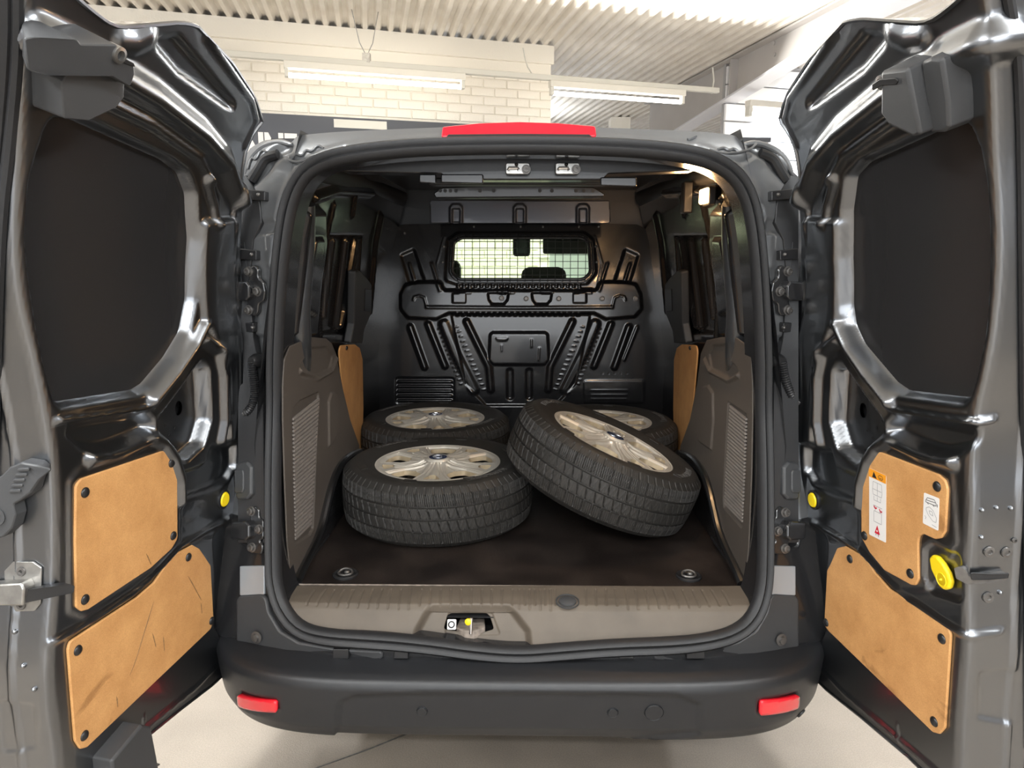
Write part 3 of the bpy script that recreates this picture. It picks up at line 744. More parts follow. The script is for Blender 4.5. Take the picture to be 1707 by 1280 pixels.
# corner gutter pieces beside the door tops
for s in (-1, 1):
    q = [(408, 290), (416, 262), (436, 242), (466, 234), (486, 240)] if s < 0 else [(1322, 290), (1312, 264), (1290, 246), (1262, 236), (1240, 240)]
    uv_ = np.array(TAIL.P(chaikin(q, 2, False))); p = TAIL.at(uv_[:, 0], uv_[:, 1], -.004)
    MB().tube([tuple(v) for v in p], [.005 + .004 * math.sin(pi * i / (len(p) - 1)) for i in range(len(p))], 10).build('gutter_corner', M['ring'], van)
    q = [(418, 300), (430, 280), (440, 262), (462, 256)] if s < 0 else [(1312, 300), (1300, 280), (1290, 262), (1268, 254)]
    uv_ = np.array(TAIL.P(chaikin(q, 2, False))); p = TAIL.at(uv_[:, 0], uv_[:, 1], -.004)
    MB().tube([tuple(v) for v in p], .013, 10).build('corner_rubber', M['blk'], van)

# ---- strip between the door hinges and the seal: hinges, clips, grommet, cable sleeve, stop buffer
def hinge(pxs, bolts, arm, label):
    o = slab('door_hinge', TAIL, fillet(TAIL.P(pxs), .012), .016, .014, M['black_paint'], van, .004, label=label)
    for (x, y) in bolts:
        u, v = TAIL.uv(x, y); p = TAIL.at(u, v, .014)[0]; n_ = TAIL.nrm(np.array([u]), np.array([v]))[0]
        MB().lathe([(.013, 0), (.013, .003), (.0095, .0035), (.0095, .011), (.006, .012), (.005, .009), (.001, .009)], frame(p, n_), 6 if 0 else 14).build('bolt', M['dull'], o)
    sl = slab('hinge_arm', TAIL, fillet(TAIL.P(arm), .006), .034, .03, M['black_paint'], o, .004)
    return o
def mx(px): return [(1728 - x, y) for x, y in px][::-1]
hU = [(420, 446), (432, 441), (438, 450), (437, 462), (446, 470), (449, 485), (447, 500), (438, 506), (437, 520), (431, 527), (420, 524), (416, 512), (420, 500), (414, 494), (414, 474), (421, 466)]
hL = [(422, 848), (432, 841), (439, 848), (439, 862), (446, 866), (446, 896), (438, 900), (446, 908), (443, 922), (424, 922), (416, 914), (418, 900), (414, 892), (424, 874)]
hinge(hU, [(422, 452), (436, 485), (422, 516)], [(400, 470), (425, 468), (430, 476), (430, 494), (424, 500), (400, 500)], 'black bolted hinge on the left post')
hinge(hL, [(426, 851), (439, 881), (427, 911)], [(400, 868), (424, 866), (430, 874), (430, 892), (424, 898), (400, 896)], 'black bolted lower hinge on the left post')
hU2 = mx(hU); hL2 = mx([(x + 2, y) for x, y in hL])
hinge(hU2, [(1306, 452), (1293, 485), (1306, 516)], [(1328, 470), (1303, 468), (1298, 476), (1298, 494), (1304, 500), (1328, 500)], 'black bolted hinge on the right post')
hinge(hL2, [(1302, 853), (1290, 884), (1302, 913)], [(1328, 868), (1304, 866), (1298, 874), (1298, 892), (1304, 898), (1328, 896)], 'black bolted lower hinge on the right post')
for px in ([(412, 316), (448, 320), (448, 336), (412, 332)], [(404, 414), (434, 418), (434, 434), (404, 432)], [(410, 537), (429, 537), (429, 553), (414, 552)]):
    for P_ in (px, mx(px)):
        o = slab('clip_tab', TAIL, fillet(TAIL.P(P_), .003), .016, .02, M['blk'], van, .002)
        c = np.mean(P_, 0); cap_disc('rivet', TAIL, *TAIL.uv(c[0] + (8 if c[0] < 800 else -8), c[1]), .005, .016, M['dull'], o)
def dark_strip(px, name='lamp_pocket'):
    slab(name, TAIL, fillet(TAIL.P(px), .006), .004, .02, M['blk'], van, .002)
dark_strip([(398, 296), (412, 292), (434, 330), (438, 372), (424, 400), (418, 470), (424, 560), (440, 640), (444, 905), (398, 905)])
dark_strip(mx([(398, 296), (412, 292), (434, 330), (438, 372), (424, 400), (418, 470), (424, 560), (440, 640), (444, 905), (398, 905)]))
for s in (0, 1):
    pp = [(432, 600), (434, 622), (438, 655), (432, 680), (418, 690), (404, 684)] if s == 0 else [(1292, 600), (1296, 628), (1306, 655), (1318, 672), (1322, 650), (1326, 625)]
    uv_ = np.array(TAIL.P(resample(chaikin(pp, 2, False), 64, False))); p = TAIL.at(uv_[:, 0], uv_[:, 1], .028)
    MB().tube([tuple(v) for v in p], [.0125 if (i // 1) % 2 else .0095 for i in range(64)], 12).build('cable_sleeve', M['blk'], van, sharp=20, label='ribbed black cable sleeve to the door')
    u, v = TAIL.uv(433 if s == 0 else 1291, 600); cap_disc('sleeve_grommet', TAIL, u, v, .019, .004, M['blk'], van, [(.019, 0), (.019, .012), (.014, .026), (.011, .03)])
    B_ = [(406, 770), (424, 768), (432, 778), (432, 822), (424, 831), (406, 832)]; B_ = B_ if s == 0 else mx([(x + 2, y) for x, y in B_])
    o = slab('door_buffer', TAIL, fillet(TAIL.P(B_), .01), .030, .03, M['plastic'], van, .006, label='black rubber door buffer')
    I_ = [(406, 782), (419, 781), (421, 788), (421, 814), (418, 820), (406, 820)]; I_ = I_ if s == 0 else mx([(x + 2, y) for x, y in I_])
    slab('buffer_recess', TAIL, fillet(TAIL.P(I_), .006), .034, .006, M['plastic'], o, .003)
    K = [(402, 943), (443, 942), (443, 990), (402, 992)]; K = K if s == 0 else mx([(x + 2, y) for x, y in K])
    slab('body_corner_panel', TAIL, fillet(TAIL.P(K), .003), .006, .01, M['foil'], van, .002, label='bright bare-looking grey panel below the lower hinge')
    u, v = TAIL.uv(433 if s == 0 else 1297, 1059 if s == 0 else 1063)
    cap_disc('bumper_screw', TAIL, u, v, .012, .012, M['dull'], van, [(.016, 0), (.016, .003), (.010, .004), (.009, .009), (.003, .009)])
# lower black corner blocks running into the bumper
for s in (-1, 1):
    q = [(398, 992), (446, 988), (452, 1020), (470, 1050), (500, 1068), (560, 1078), (640, 1082), (640, 1096), (398, 1120)]
    q = q if s < 0 else mx([(x + 2, y) for x, y in q])
    slab('sill_corner', TAIL, fillet(TAIL.P(q), .02), .010, .03, M['plastic'], van, .006)
# clips along the sill
for x0, w in ((558, 26), (658, 24), (768, 26), (886, 24), (1030, 26), (1142, 30)):
    slab('sill_clip', TAIL, fillet(TAIL.P([(x0, 1078 + 0), (x0 + w, 1078), (x0 + w, 1094), (x0, 1094)]), .002), .014, .02, M['blk'], van, .002)

# ---- bumper
tt = np.linspace(-pi / 2 + .0, pi / 2, 1201); bx = .89 * np.sign(tt) * np.abs(np.sin(tt)) ** (1 / 3); by = .5 * (1 - np.cos(tt))
bs = np.r_[0, np.cumsum(np.hypot(np.diff(bx), np.diff(by)))]; bs -= bs[600]
BP = [(.16, .482), (.10, .485), (.028, .474), (.008, .466), (0.0, .448), (.004, .395), (.012, .335), (.03, .298), (.07, .284), (.16, .282)]
bl_ = np.r_[0, np.cumsum([math.hypot(BP[i + 1][0] - BP[i][0], BP[i + 1][1] - BP[i][1]) for i in range(len(BP) - 1)])]
fY = interp(bl_, [p[0] for p in BP], 15); fZ = interp(bl_, [p[1] for p in BP], 15)
def pos_b(s, v):
    X = np.interp(s, bs, bx); Y = np.interp(s, bs, by)
    # inward direction in plan
    e = 1e-3; dx = np.interp(s + e, bs, bx) - np.interp(s - e, bs, bx); dy = np.interp(s + e, bs, by) - np.interp(s - e, bs, by); L_ = np.hypot(dx, dy) + 1e-9
    d = fY(v); return np.stack([X - dy / L_ * d, -.238 + Y + dx / L_ * d, fZ(v) + 0 * X], -1)
BUMP = Surf(pos_b, (bs[0] * .98, bs[-1] * .98), (0, bl_[-1]), flip=True)
bst = []
U_ = lambda *p: BUMP.P(p)
bst.append(S(BUMP.P([(568, 1238), (566, 1172), (592, 1160), (700, 1157), (865, 1157), (1030, 1158), (1130, 1160), (1168, 1176), (1170, 1238)]), -.007, .008, .01))
for P_ in ([(395, 1160), (400, 1152), (462, 1168), (464, 1184), (455, 1190), (400, 1180)], mx([(x + 1, y) for x, y in [(395, 1162), (400, 1154), (462, 1168), (464, 1186), (455, 1194), (400, 1182)]])):
    bst.append(S(BUMP.P(P_), -.008, .008, .006))
bump_out = [(bs[0] * .97, 0.0), (bs[-1] * .97, 0.0), (bs[-1] * .97, bl_[-1]), (bs[0] * .97, bl_[-1])]
bmp = panel('bumper', BUMP, bump_out, bst, 0.007, M['bumper'], van, snap=False, label='matt dark grey plastic rear bumper')
for P_ in ([(398, 1157), (463, 1167), (463, 1185), (399, 1175)], [(1266, 1167), (1330, 1158), (1329, 1178), (1265, 1190)]):
    patch('reflector', BUMP, fillet(BUMP.P(P_), .006), .006, M['red'], bmp, .005, .014, label='red rectangular reflector')
for (x, y, r) in ((703, 1189, .0115), (1022, 1191, .0115), (1335, 1188, .011)):
    u, v = BUMP.uv(x, y); cap_disc('parking_sensor', BUMP, u, v, r, -.006 if x < 1300 else .002, M['bumper'], bmp, [(r * 1.25, -.001), (r * 1.2, .0015), (r * 1.05, .0005), (r * .98, .0025), (r * .1, .003)])
u, v = BUMP.uv(1091, 1191); cap_disc('tow_eye_cover', BUMP, u, v, .022, -.006, M['bumper'], bmp, [(.0235, -.002), (.0235, .001), (.0225, -.0005), (.0215, .001), (.001, .0012)], 32)

# ---- sill scuff plate
SP = [(.045, .606), (-.06, .604), (-.088, .600), (-.102, .588), (-.125, .545), (-.140, .512), (-.150, .495), (-.156, .465)]
sl_ = np.r_[0, np.cumsum([math.hypot(SP[i + 1][0] - SP[i][0], SP[i + 1][1] - SP[i][1]) for i in range(len(SP) - 1)])]
sg_ = np.linspace(0, sl_[-1], 300); kk = np.hanning(15); kk /= kk.sum()
sm_ = lambda a: np.convolve(np.pad(np.interp(sg_, sl_, a), 7, mode='reflect', reflect_type='odd'), kk, 'valid')
sY, sZ = sm_([p[0] for p in SP]), sm_([p[1] for p in SP])
def pos_s(x, t): return np.stack([x, np.interp(t, sg_, sY) + .05 * np.maximum(np.abs(x) - .3, 0) ** 2, np.interp(t, sg_, sZ)], -1)
SILL = Surf(pos_s, (-.7, .7), (0, sl_[-1]), flip=True)
sc_px = [(484, 976), (865, 976), (1243, 976), (1250, 990), (1259, 1003), (1254, 1022), (1235, 1040), (1200, 1052), (1120, 1068), (1000, 1072), (865, 1082), (740, 1074), (640, 1066), (540, 1056), (505, 1040), (484, 1022), (470, 1006), (478, 988)]
sst = [S(SILL.P([(694, 1052), (716, 1014), (722, 1011), (846, 1011), (852, 1016), (880, 1052), (884, 1090), (690, 1090)]), -.022, .022, .012),
       S(SILL.P([(740, 1060), (746, 1022), (752, 1018), (812, 1018), (820, 1022), (834, 1060)]), -.004, .004, .006)]
gx = [(511, 1008, 524, 984), (528, 1009, 542, 983), (545, 1010, 558, 983), (562, 1011, 574, 983), (579, 1012, 590, 983), (596, 1012, 606, 983), (613, 1013, 622, 982), (629, 1013, 637, 982), (646, 1014, 653, 982), (664, 1015, 669, 982), (681, 1015, 685, 982), (699, 1009, 703, 982)]
gx += [(x, 1008, x + 1, 982) for x in range(717, 860, 17)]
gx2 = [(866, 1014, 866, 982), (883, 1015, 883, 982), (901, 1016, 900, 982), (918, 1017, 917, 982)]
gr = gx + gx2 + [(1728 - a, b, 1728 - c, d) for a, b, c, d in gx if 1728 - a > 960 or 1]
for (a, b, c, d) in gr:
    if 926 < a < 966: continue
    sst.append(Ln(SILL.P([(a, b), (c, d)]), .0014, -.0045, .0042))
hole = fillet(SILL.P([(738, 1049), (744, 1026), (751, 1022), (810, 1022), (816, 1027), (823, 1049), (805, 1056), (790, 1060), (775, 1058), (762, 1054)]), .006)
sill = panel('sill_plate', SILL, resample(fillet(SILL.P(sc_px), .008), 300), sst, 0.0022, M['scuff'], van, holes=[hole], label='worn grey-brown ribbed plastic loading sill', thick=.003)
# lashing eye cap in the sill
u, v = SILL.uv(946, 1003); p = SILL.at(u, v, 0)[0]
fm = frame(p, SILL.nrm(np.array([u]), np.array([v]))[0], (1, 0, 0))
MB().lathe([(.031, .0), (.031, .003), (.028, .0035), (.027, .001)], fm, 28, cap=False).lathe([(.024, -.001), (.023, .004), (.018, .006), (.001, .0065)], fm @ Matrix.Diagonal((1, .85, 1, 1)), 24).build('lashing_cap', M['plastic'], sill, label='round black cap set in the sill')
# latch in its pocket
pk = MB(); c = SILL.at(*SILL.uv(780, 1040), -.09)[0]; 
for dd in ((0, .05, 0, .14, .002, .10), (0, 0, -.05, .14, .1, .002), (0, 0, .045, .14, .1, .002), (-.07, 0, 0, .002, .1, .1), (.07, 0, 0, .002, .1, .1)):
    pk.box((c[0] + dd[0], c[1] + dd[1], c[2] + dd[2]), dd[3:])
pk.build('latch_pocket', M['blk'], van, smooth=False)
lat = SILL.at(*SILL.uv(782, 1046), -.03)[0]
o = MB().prism([Vector(lat) + Vector((x, y, -.026)) for x, y in ((-.03, .05), (-.036, -.005), (-.012, -.026), (.012, -.026), (.04, -.005), (.035, .05))], [Vector(lat) + Vector((x, y, .0)) for x, y in ((-.03, .05), (-.036, 0), (-.012, -.018), (.012, -.018), (.04, 0), (.035, .05))]).build('latch_striker', M['rust'], van, smooth=False, label='weathered striker bracket with yellow stop'); bevel(o, .003)
q = np.array(SILL.at(*SILL.uv(784, 1052), -.012)[0])
MB().tube([tuple(q + np.array([0, .0, -.008])), tuple(q + np.array([.001, .004, .01])), tuple(q + np.array([.002, .008, .032]))], .0045, 10).build('striker_pin', M['chrome'], o)
MB().lathe([(.0085, -.003), (.0085, .003), (.004, .006)], frame(q + np.array([-.0065, .006, .022]), (-.3, -1, .2)), 16).build('yellow_stop', M['yellow'], o)
q = SILL.at(*SILL.uv(752, 1041), -.02)[0]; fr_ = frame(q, SILL.nrm(*[np.array([t]) for t in SILL.uv(752, 1041)])[0], (1, 0, 0))
cm = MB(); cm.box((0, 0, 0), (.023, .026, .02)); o2 = cm.build('socket_plate', M['white'], o, smooth=False); o2.matrix_local = fr_; bevel(o2, .003)
MB().lathe([(.009, .0), (.009, .003), (.0065, .004), (.005, -.001), (.001, -.001)], fr_ @ Matrix.Translation((0, 0, .0095)), 18).build('socket_ring', M['blk'], o)

# ---- load floor
SURF_F = Surf(lambda x, y: np.stack([x, y, 0 * x + .6], -1), (-.8, .8), (-.1, 1.9))
fl_out = [(-.635, .012), (.635, .012), (.66, .4), (.66, 1.70), (-.66, 1.70), (-.66, .4)]
lf_ = slab('load_floor', SURF_F, fl_out, 0.0, .016, M['loadmat'], van, .002, label='black ribbed load floor mat')
mb = MB(); mb.tube([(-.622, .012, .601), (.622, .012, .601)], .003, 6).build('floor_edge', M['rust'], lf_)
for (x, y) in ((576, 958), (1148, 961)):
    c = onZ(x, y, .6)
    rg = MB().lathe([(.036, -.002), (.036, .002), (.032, .005), (.026, .002), (.020, -.001), (.001, -.001)], Matrix.Translation(c + np.array([0, 0, .002])), 28).build('lashing_eye', M['blk'], lf_, label='black floor lashing eye')
    MB().tube([tuple(c + np.array([.019 * math.cos(a), .016 * math.sin(a), .006 + .006 * max(0, math.sin(a))])) for a in np.linspace(0, 2 * pi, 20)[:-1]], .0035, 8, closed=True).build('ring', M['dull'], rg)
    MB().lathe([(.008, 0), (.008, .006), (.005, .009), (.001, .009)], Matrix.Translation(c + np.array([.004, .002, .003])), 10).build('screw', M['steel'], rg)

# ---- side trims at the tail, wheel arches
for s in (-1, 1):
    def mpx(p): return p if s < 0 else mx(p)
    def pos_t(y, z, s=s): return np.stack([s * (.622 + .05 * np.clip((z - 1.15), 0, 1) ** 1.0 * -1 + 0 * y) + 0 * y, y, z], -1)
    # outward surface normal must face the van's centre line
    TR = Surf(pos_t, (-.15, 1.2), (.55, 1.6), flip=(s > 0))
    out = [(474, 600), (484, 577), (500, 570), (521, 562), (543, 564), (553, 572), (561, 592), (572, 650), (584, 700), (601, 748), (585, 764), (562, 790), (549, 830), (540, 866), (526, 912), (497, 966), (486, 975), (479, 900), (475, 800), (472, 700)]
    if s > 0: out = [(1252, 600), (1250, 580), (1226, 562), (1202, 562), (1178, 567), (1168, 590), (1162, 640), (1150, 700), (1132, 750), (1144, 764), (1168, 770), (1180, 830), (1190, 866), (1204, 912), (1232, 966), (1243, 975), (1248, 900), (1252, 800), (1254, 700)][::-1]
    stt = []
    g = [(487, 684), (500, 668), (532, 653), (530, 700), (526, 800), (523, 880), (517, 892), (492, 908), (489, 800)]
    if s > 0: g = [(1213, 668), (1217, 672), (1244, 690), (1246, 700), (1242, 800), (1238, 872), (1236, 880), (1206, 846), (1205, 830)]
    stt.append(S(TR.P(g), -.007, .003, .01)); slats = []
    if s < 0:
        for i in range(31):
            t = i / 30; y0_ = 699 + t * (898 - 699); xr = 532.5 - 13 * t; xl = 489.5 + 3.5 * t; rise = 34 - 8 * t
            slats.append([(xl, y0_ + 1.9), (xl, y0_ - 1.9), (xr, y0_ - rise - 1.9), (xr, y0_ - rise + 1.9)])
    else:
        for i in range(29):
            t = i / 28; y0_ = 677 + t * (838 - 677); xl = 1216 - 9 * t; xr = 1243 - 6 * t; rise = 22 + 9 * t
            slats.append([(xl, y0_ + 1.7), (xl, y0_ - 1.7), (xr, y0_ + rise - 1.7), (xr, y0_ + rise + 1.7)])
    # embossed arch and scooped shoulder
    if s < 0: stt.append(S(TR.P([(547, 745), (546, 670), (551, 655), (558, 655), (561, 670), (562, 720), (553, 738)]), .007, .008, .006)); stt.append(S(TR.P([(499, 612), (520, 580), (545, 578), (556, 595), (549, 618), (525, 632), (503, 628)]), -.006, .01, .012)); stt.append(Ln(TR.P([(500, 618), (530, 630), (552, 618), (560, 598)]), .006, .010, .014))
    else: stt.append(S(TR.P([(1166, 735), (1167, 660), (1173, 645), (1182, 643), (1190, 655), (1191, 700), (1187, 750)]), .007, .008, .006)); stt.append(S(TR.P([(1181, 592), (1188, 576), (1210, 574), (1216, 600), (1236, 622), (1218, 632), (1186, 618)]), -.006, .01, .012)); stt.append(Ln(TR.P([(1176, 600), (1184, 618), (1216, 634), (1232, 626)]), .006, .010, .014))
    tr = panel('side_trim', TR, resample(fillet(TR.P(out), .012), 300), stt, 0.0026, M['trim'], van, thick=.004, label='warm grey louvred trim panel on the %s side' % ('left' if s < 0 else 'right'))
    for q in slats: slab('slat', TR, np.array(TR.P(q)), .0006, .006, M['slat'], tr, 0)
    # wheel arch box, rounded, black and glossy
    ac = [onX(x_, y_, -.612) for x_, y_ in ((498, 968), (508, 945), (525, 912), (538, 880), (545, 850), (553, 815), (563, 785), (580, 762), (601, 753))]
    arch = [(float(q[1]), max(.60, float(q[2]))) for q in ac]; tz = arch[-1][1]; arch = arch + [(max(arch[-1][0] + .05, .8), tz), (.95, tz - .04), (1.05, tz - .14), (1.1, .6)]
    a_in = [Vector((s * .612, y, z)) for y, z in arch]; a_out = [Vector((s * .86, y, z)) for y, z in arch]
    mb = MB(); mb.prism(a_out if s < 0 else a_in, a_in if s < 0 else a_out); o = mb.build('wheel_arch', M['black_paint'], van, smooth=True, sharp=25, label='black inner wheel arch box'); bevel(o, .018, 4, 50)
    MB().tube([(s * .612, y - .012, z + .004) for y, z in chaikin(arch[:9], 2, False)], .013, 10).build('arch_edge', M['paint'], o, label='glossy grey rolled edge')
    mb = MB(); mb.tube([(s * .622, .03, .607), (s * .622, .35, .607)], .012, 8).build('floor_moulding', M['blk'], van)

# ---- cargo side walls with pressed panels
for s in (-1, 1):
    def pos_w(y, z, s=s):
        x = .70 - .16 * np.clip(z - 1.0, 0, 1) - .10 * np.clip(z - 1.55, 0, 1)
        return np.stack([s * x + 0 * y, y, z + 0 * y], -1)
    WL = Surf(pos_w, (-.1, 1.75), (.55, 1.85), flip=(s > 0))
    m_ = (lambda p: p) if s < 0 else mx
    st_ = []
    # D pillar box section
    st_.append(S(WL.P(m_([(498, 345), (528, 345), (530, 400), (520, 470), (512, 560), (474, 560), (486, 440)])), .035, .02, .012))
    st_.append(S(WL.P(m_([(503, 395), (518, 395), (512, 470), (508, 524), (484, 512), (492, 450)])), .010, .008, .006))
    # window blank with ribs
    st_.append(S(WL.P(m_([(546, 395), (604, 395), (598, 470), (584, 555), (535, 556), (534, 500)])), -.022, .012, .012))
    for L_ in ([(560, 402), (544, 530)], [(582, 402), (566, 545)], [(597, 402), (578, 520), (572, 545)]):
        st_.append(Ln(WL.P(m_(L_)), .010, .022, .012))
    st_.append(Ln(WL.P(m_([(556, 340), (542, 400), (530, 500), (534, 580)])), .006, .012, .008))
    st_.append(Ln(WL.P(m_([(590, 330), (586, 360)])), .008, .014, .008))
    st_.append(Ln(WL.P(m_([(632, 360), (620, 430), (612, 520)])), .014, .024, .02))
    st_.append(Ln(WL.P(m_([(524, 330), (560, 318), (620, 322)])), .010, .016, .014))
    st_ = [(t[0], t[1], t[2], t[3] * 1.5) + tuple(t[4:]) for t in st_]
    sidew = panel('cargo_side', WL, [(.02, .6), (1.72, .6), (1.72, 1.82), (.05, 1.80), (-.0, 1.3)], st_, .006, M['bulk'], van, label='black pressed steel side wall, %s' % ('left' if s < 0 else 'right'))
    # glossy pillar face
    def WO(k, s=s): return Surf(lambda y, z: pos_w(y, z) - np.array([s * k, 0, 0]), (-.1, 1.75), (.55, 1.85), flip=(s > 0))
    W5, W3 = WO(.018), WO(.030)
    q = W5.P(resample(chaikin(m_([(514, 340), (510, 400), (504, 460), (497, 520), (494, 560), (496, 595), (503, 622), (508, 642)]) if s < 0 else m_([(514, 340), (510, 400), (504, 460), (497, 520), (494, 560), (496, 595), (503, 622), (508, 642)])[::-1], 2, False), 40, False))
    q = np.array(q); p = W5.at(q[:, 0], q[:, 1], 0); rr = np.interp(np.linspace(0, 1, 40), [0, .2, .45, .6, .72, .84, .94, 1], [.018, .026, .030, .034, .042, .040, .026, .008])
    MB().tube([tuple(t) for t in p], list(rr), 16).build('rear_pillar', M['pillar'], sidew, label='rounded glossy rear pillar running into the trim')
    # sliding door liner: hardboard and grey plastic
    q = W3.P(m_([(566, 576), (592, 574), (600, 580), (605, 600), (606, 680), (604, 752), (580, 752)]))
    hb = slab('hardboard_panel', W3, fillet(q, .02), 0, .006, M['mdf'], sidew, .002, label='light brown hardboard strip beside the %s trim' % ('left' if s < 0 else 'right'))
    c = m_([(577, 580)])[0]; cap_disc('panel_fastener', W3, *W3.uv(*c), .008, .001, M['cap'], hb)
    q = W3.P(m_([(592, 452), (598, 450), (612, 464), (619, 474), (619, 520), (606, 552), (604, 572), (584, 572), (590, 540)]))
    gp = slab('door_cover', W3, fillet(q, .008), .002, .03, M['plastic'], sidew, .005, label='grey plastic cover')
    slab('cover_slot', W3, fillet(W3.P(m_([(607, 481), (618, 482), (617, 520), (606, 518)])), .004), .005, .006, M['blk'], gp, .002)
    for (a, b) in ((494, 318), (500, 330), (509, 326), (530, 428), (527, 452), (521, 526)):
        c = m_([(a, b)])[0]; cap_disc('clip', WL, *WL.uv(*c), .006, .004, M['dull'], sidew, n=8)

# ---- bulkhead
BLK = Surf(lambda x, z: np.stack([x, 1.635 + .016 * np.log1p(np.exp((z - 1.26) / .10)) + 0 * x, z], -1), (-.8, .8), (.55, 1.8))
b_out = [(-.78, .60), (-.79, 1.25)] + BLK.P([(612, 440), (626, 405), (645, 386), (672, 374), (760, 373), (865, 372), (970, 373), (1062, 374), (1085, 386), (1100, 405), (1113, 440)]) + [(.77, 1.25), (.77, .60)]
Bs = []; A_ = Bs.append
def bS(p, h, b, r=.008, both=False):
    b = b * 1.5; h = h * .6; A_(S(BLK.P(p), h, b, r))
    if both: A_(S(BLK.P([(1732 - x, y) for x, y in p][::-1]), h, b, r))
def bL(p, rad, h, b, both=False):
    b = b * 1.5; h = h * .6; A_(Ln(BLK.P(p), rad, h, b))
    if both: A_(Ln(BLK.P([(1732 - x, y) for x, y in p]), rad, h, b))
bS([(668, 490), (676, 474), (700, 470), (735, 470), (740, 484), (995, 484), (1000, 470), (1040, 470), (1060, 474), (1068, 490), (1070, 515), (1058, 528), (1010, 532), (990, 522), (748, 522), (728, 532), (680, 530), (668, 515)], .022, .012, .02)
bL([(712, 512), (865, 513), (1020, 512)], .004, .007, .010)
bL([(690, 500), (692, 495), (700, 493), (708, 496), (712, 512)], .003, .006, .006, True)
bS([(755, 489), (777, 489), (777, 505), (755, 505)], .007, .005, .006, True)
bS([(813, 488), (848, 488), (846, 500), (840, 507), (820, 507), (815, 500)], -.016, .008, .008)
bS([(886, 488), (920, 488), (918, 500), (912, 507), (893, 507), (888, 500)], -.016, .008, .008)
for x in (776, 840, 848, 912, 976): bS([(x - 12, 480), (x + 12, 480), (x + 10, 490), (x - 10, 490)], .004, .004, .004)
bL([(741, 393), (728, 440), (738, 484)], .002, .004, .006, True)
bL([(720, 440), (734, 484)], .005, .007, .010, True)
bS([(668, 425), (690, 415), (708, 470), (682, 471)], -.014, .012, .008, True)
bL([(682, 440), (690, 466)], .004, .010, .008, True)
# frame round the window, apertures
bS([(742, 468), (746, 400), (762, 388), (975, 388), (990, 400), (994, 455), (978, 474), (760, 474)], .010, .012, .02)
# lower trapezoid field
bS([(752, 524), (984, 524), (960, 640), (925, 676), (810, 676), (776, 640)], -.014, .010, .01)
bL([(778, 536), (815, 612), (818, 650)], .012, .018, .014, True)
bL([(740, 540), (760, 590), (790, 650)], .020, .014, .016, True)
bL([(684, 545), (708, 612)], .012, .020, .012, True)
bL([(714, 540), (742, 610)], .012, .020, .012, True)
bL([(1062, 545), (1040, 600)], .006, .008, .008)
bS([(817, 555), (913, 555), (915, 600), (908, 608), (822, 608), (815, 600)], .020, .010, .014)
bL([(822, 554), (908, 554)], .004, .006, .006)
bS([(825, 562), (848, 562), (844, 568), (830, 568)], .004, .003, .003); bL([(886, 566), (886, 578)], .004, .004, .004); bL([(899, 580), (898, 600)], .004, .004, .004); bL([(836, 575), (836, 585)], .003, .003, .003)
bL([(850, 620), (850, 662)], .014, -.014, .010); bL([(882, 620), (882, 662)], .014, -.014, .010)
bS([(660, 630), (757, 630), (757, 672), (660, 672)], -.010, .010, .012)
for y in (636, 644, 652, 660, 668): bL([(664, y), (752, y)], .0045, .016, .007)
bS([(973, 634), (1074, 634), (1074, 672), (973, 672)], .006, .006, .012); 
for y in (650, 658, 665): bL([(985, y), (1045, y)], .002, .003, .004)
for i in range(22):
    x = 762 + i * 9.6
    bS([(x, 473), (x + 4, 473), (x + 4, 480), (x, 480)], .008, .003, .001); bS([(x - 2, 521), (x + 3, 521), (x + 3, 527), (x - 2, 527)], .010, .003, .001)
for i in range(14):
    t = i / 13
    for (xa, ya, xb, yb) in ((733, 548, 768, 640), (760, 545, 806, 650)):
        x = xa + (xb - xa) * t; y = ya + (yb - ya) * t; bL([(x - 2, y), (x + 3, y - 1)], .0018, .006, .003, True)
for i in range(5): bL([(1005 + i * 10, 622), (1005.5 + i * 10, 622)], .0015, -.004, .003)
whole = fillet(BLK.P([(754, 455), (757, 404), (770, 397), (968, 397), (981, 404), (984, 455), (972, 466), (766, 466)]), .03, 8)
sur = Surf(lambda x, z: np.stack([x, 1.76 + 0 * x, z], -1), (-.9, .9), (.4, 1.9))
bk_ = panel('bulkhead', BLK, resample(fillet(b_out, .02), 400), Bs, .0042, M['bulk'], van, holes=[whole], label='black pressed steel bulkhead behind the cab')
panel('bulkhead_surround', sur, [(-.86, .5), (.86, .5), (.86, 1.3), (.78, 1.78), (.6, 1.85), (-.6, 1.85), (-.78, 1.78), (-.86, 1.3)], [], .03, M['dark'], van, holes=[fillet([(-.40, 1.36), (.40, 1.36), (.40, 1.585), (-.40, 1.585)], .03)], snap=False)
# window rubber, glass and mesh grille
wu = resample(whole, 90); p = BLK.at(wu[:, 0], wu[:, 1], .012)
MB().tube([tuple(v) for v in p], .008, 8, closed=True).build('window_seal', M['blk'], bk_)
slab('window_glass', BLK, wu, -.012, .003, M['glass'], bk_, 0)
x0, z0_ = wu.min(0); x1, z1_ = wu.max(0); x0 -= .012; x1 += .012; z0_ -= .012; z1_ += .012
gr_ = MB(); gout = offset_poly(wu, .016)
def inside_span(c, axis):
    A2 = gout; B2 = np.roll(gout, -1, 0); xs_ = []
    for a, b in zip(A2, B2):
        if (a[axis] > c) != (b[axis] > c): xs_.append(a[1 - axis] + (c - a[axis]) / (b[axis] - a[axis]) * (b[1 - axis] - a[1 - axis]))
    return min(xs_), max(xs_)
nx = 19
for i in range(1, nx):
    x = x0 + (x1 - x0) * i / nx; a, b = inside_span(x, 0); P2 = BLK.at([x, x], [a, b], .026); gr_.tube([tuple(P2[0]), tuple(P2[1])], .0016, 6)
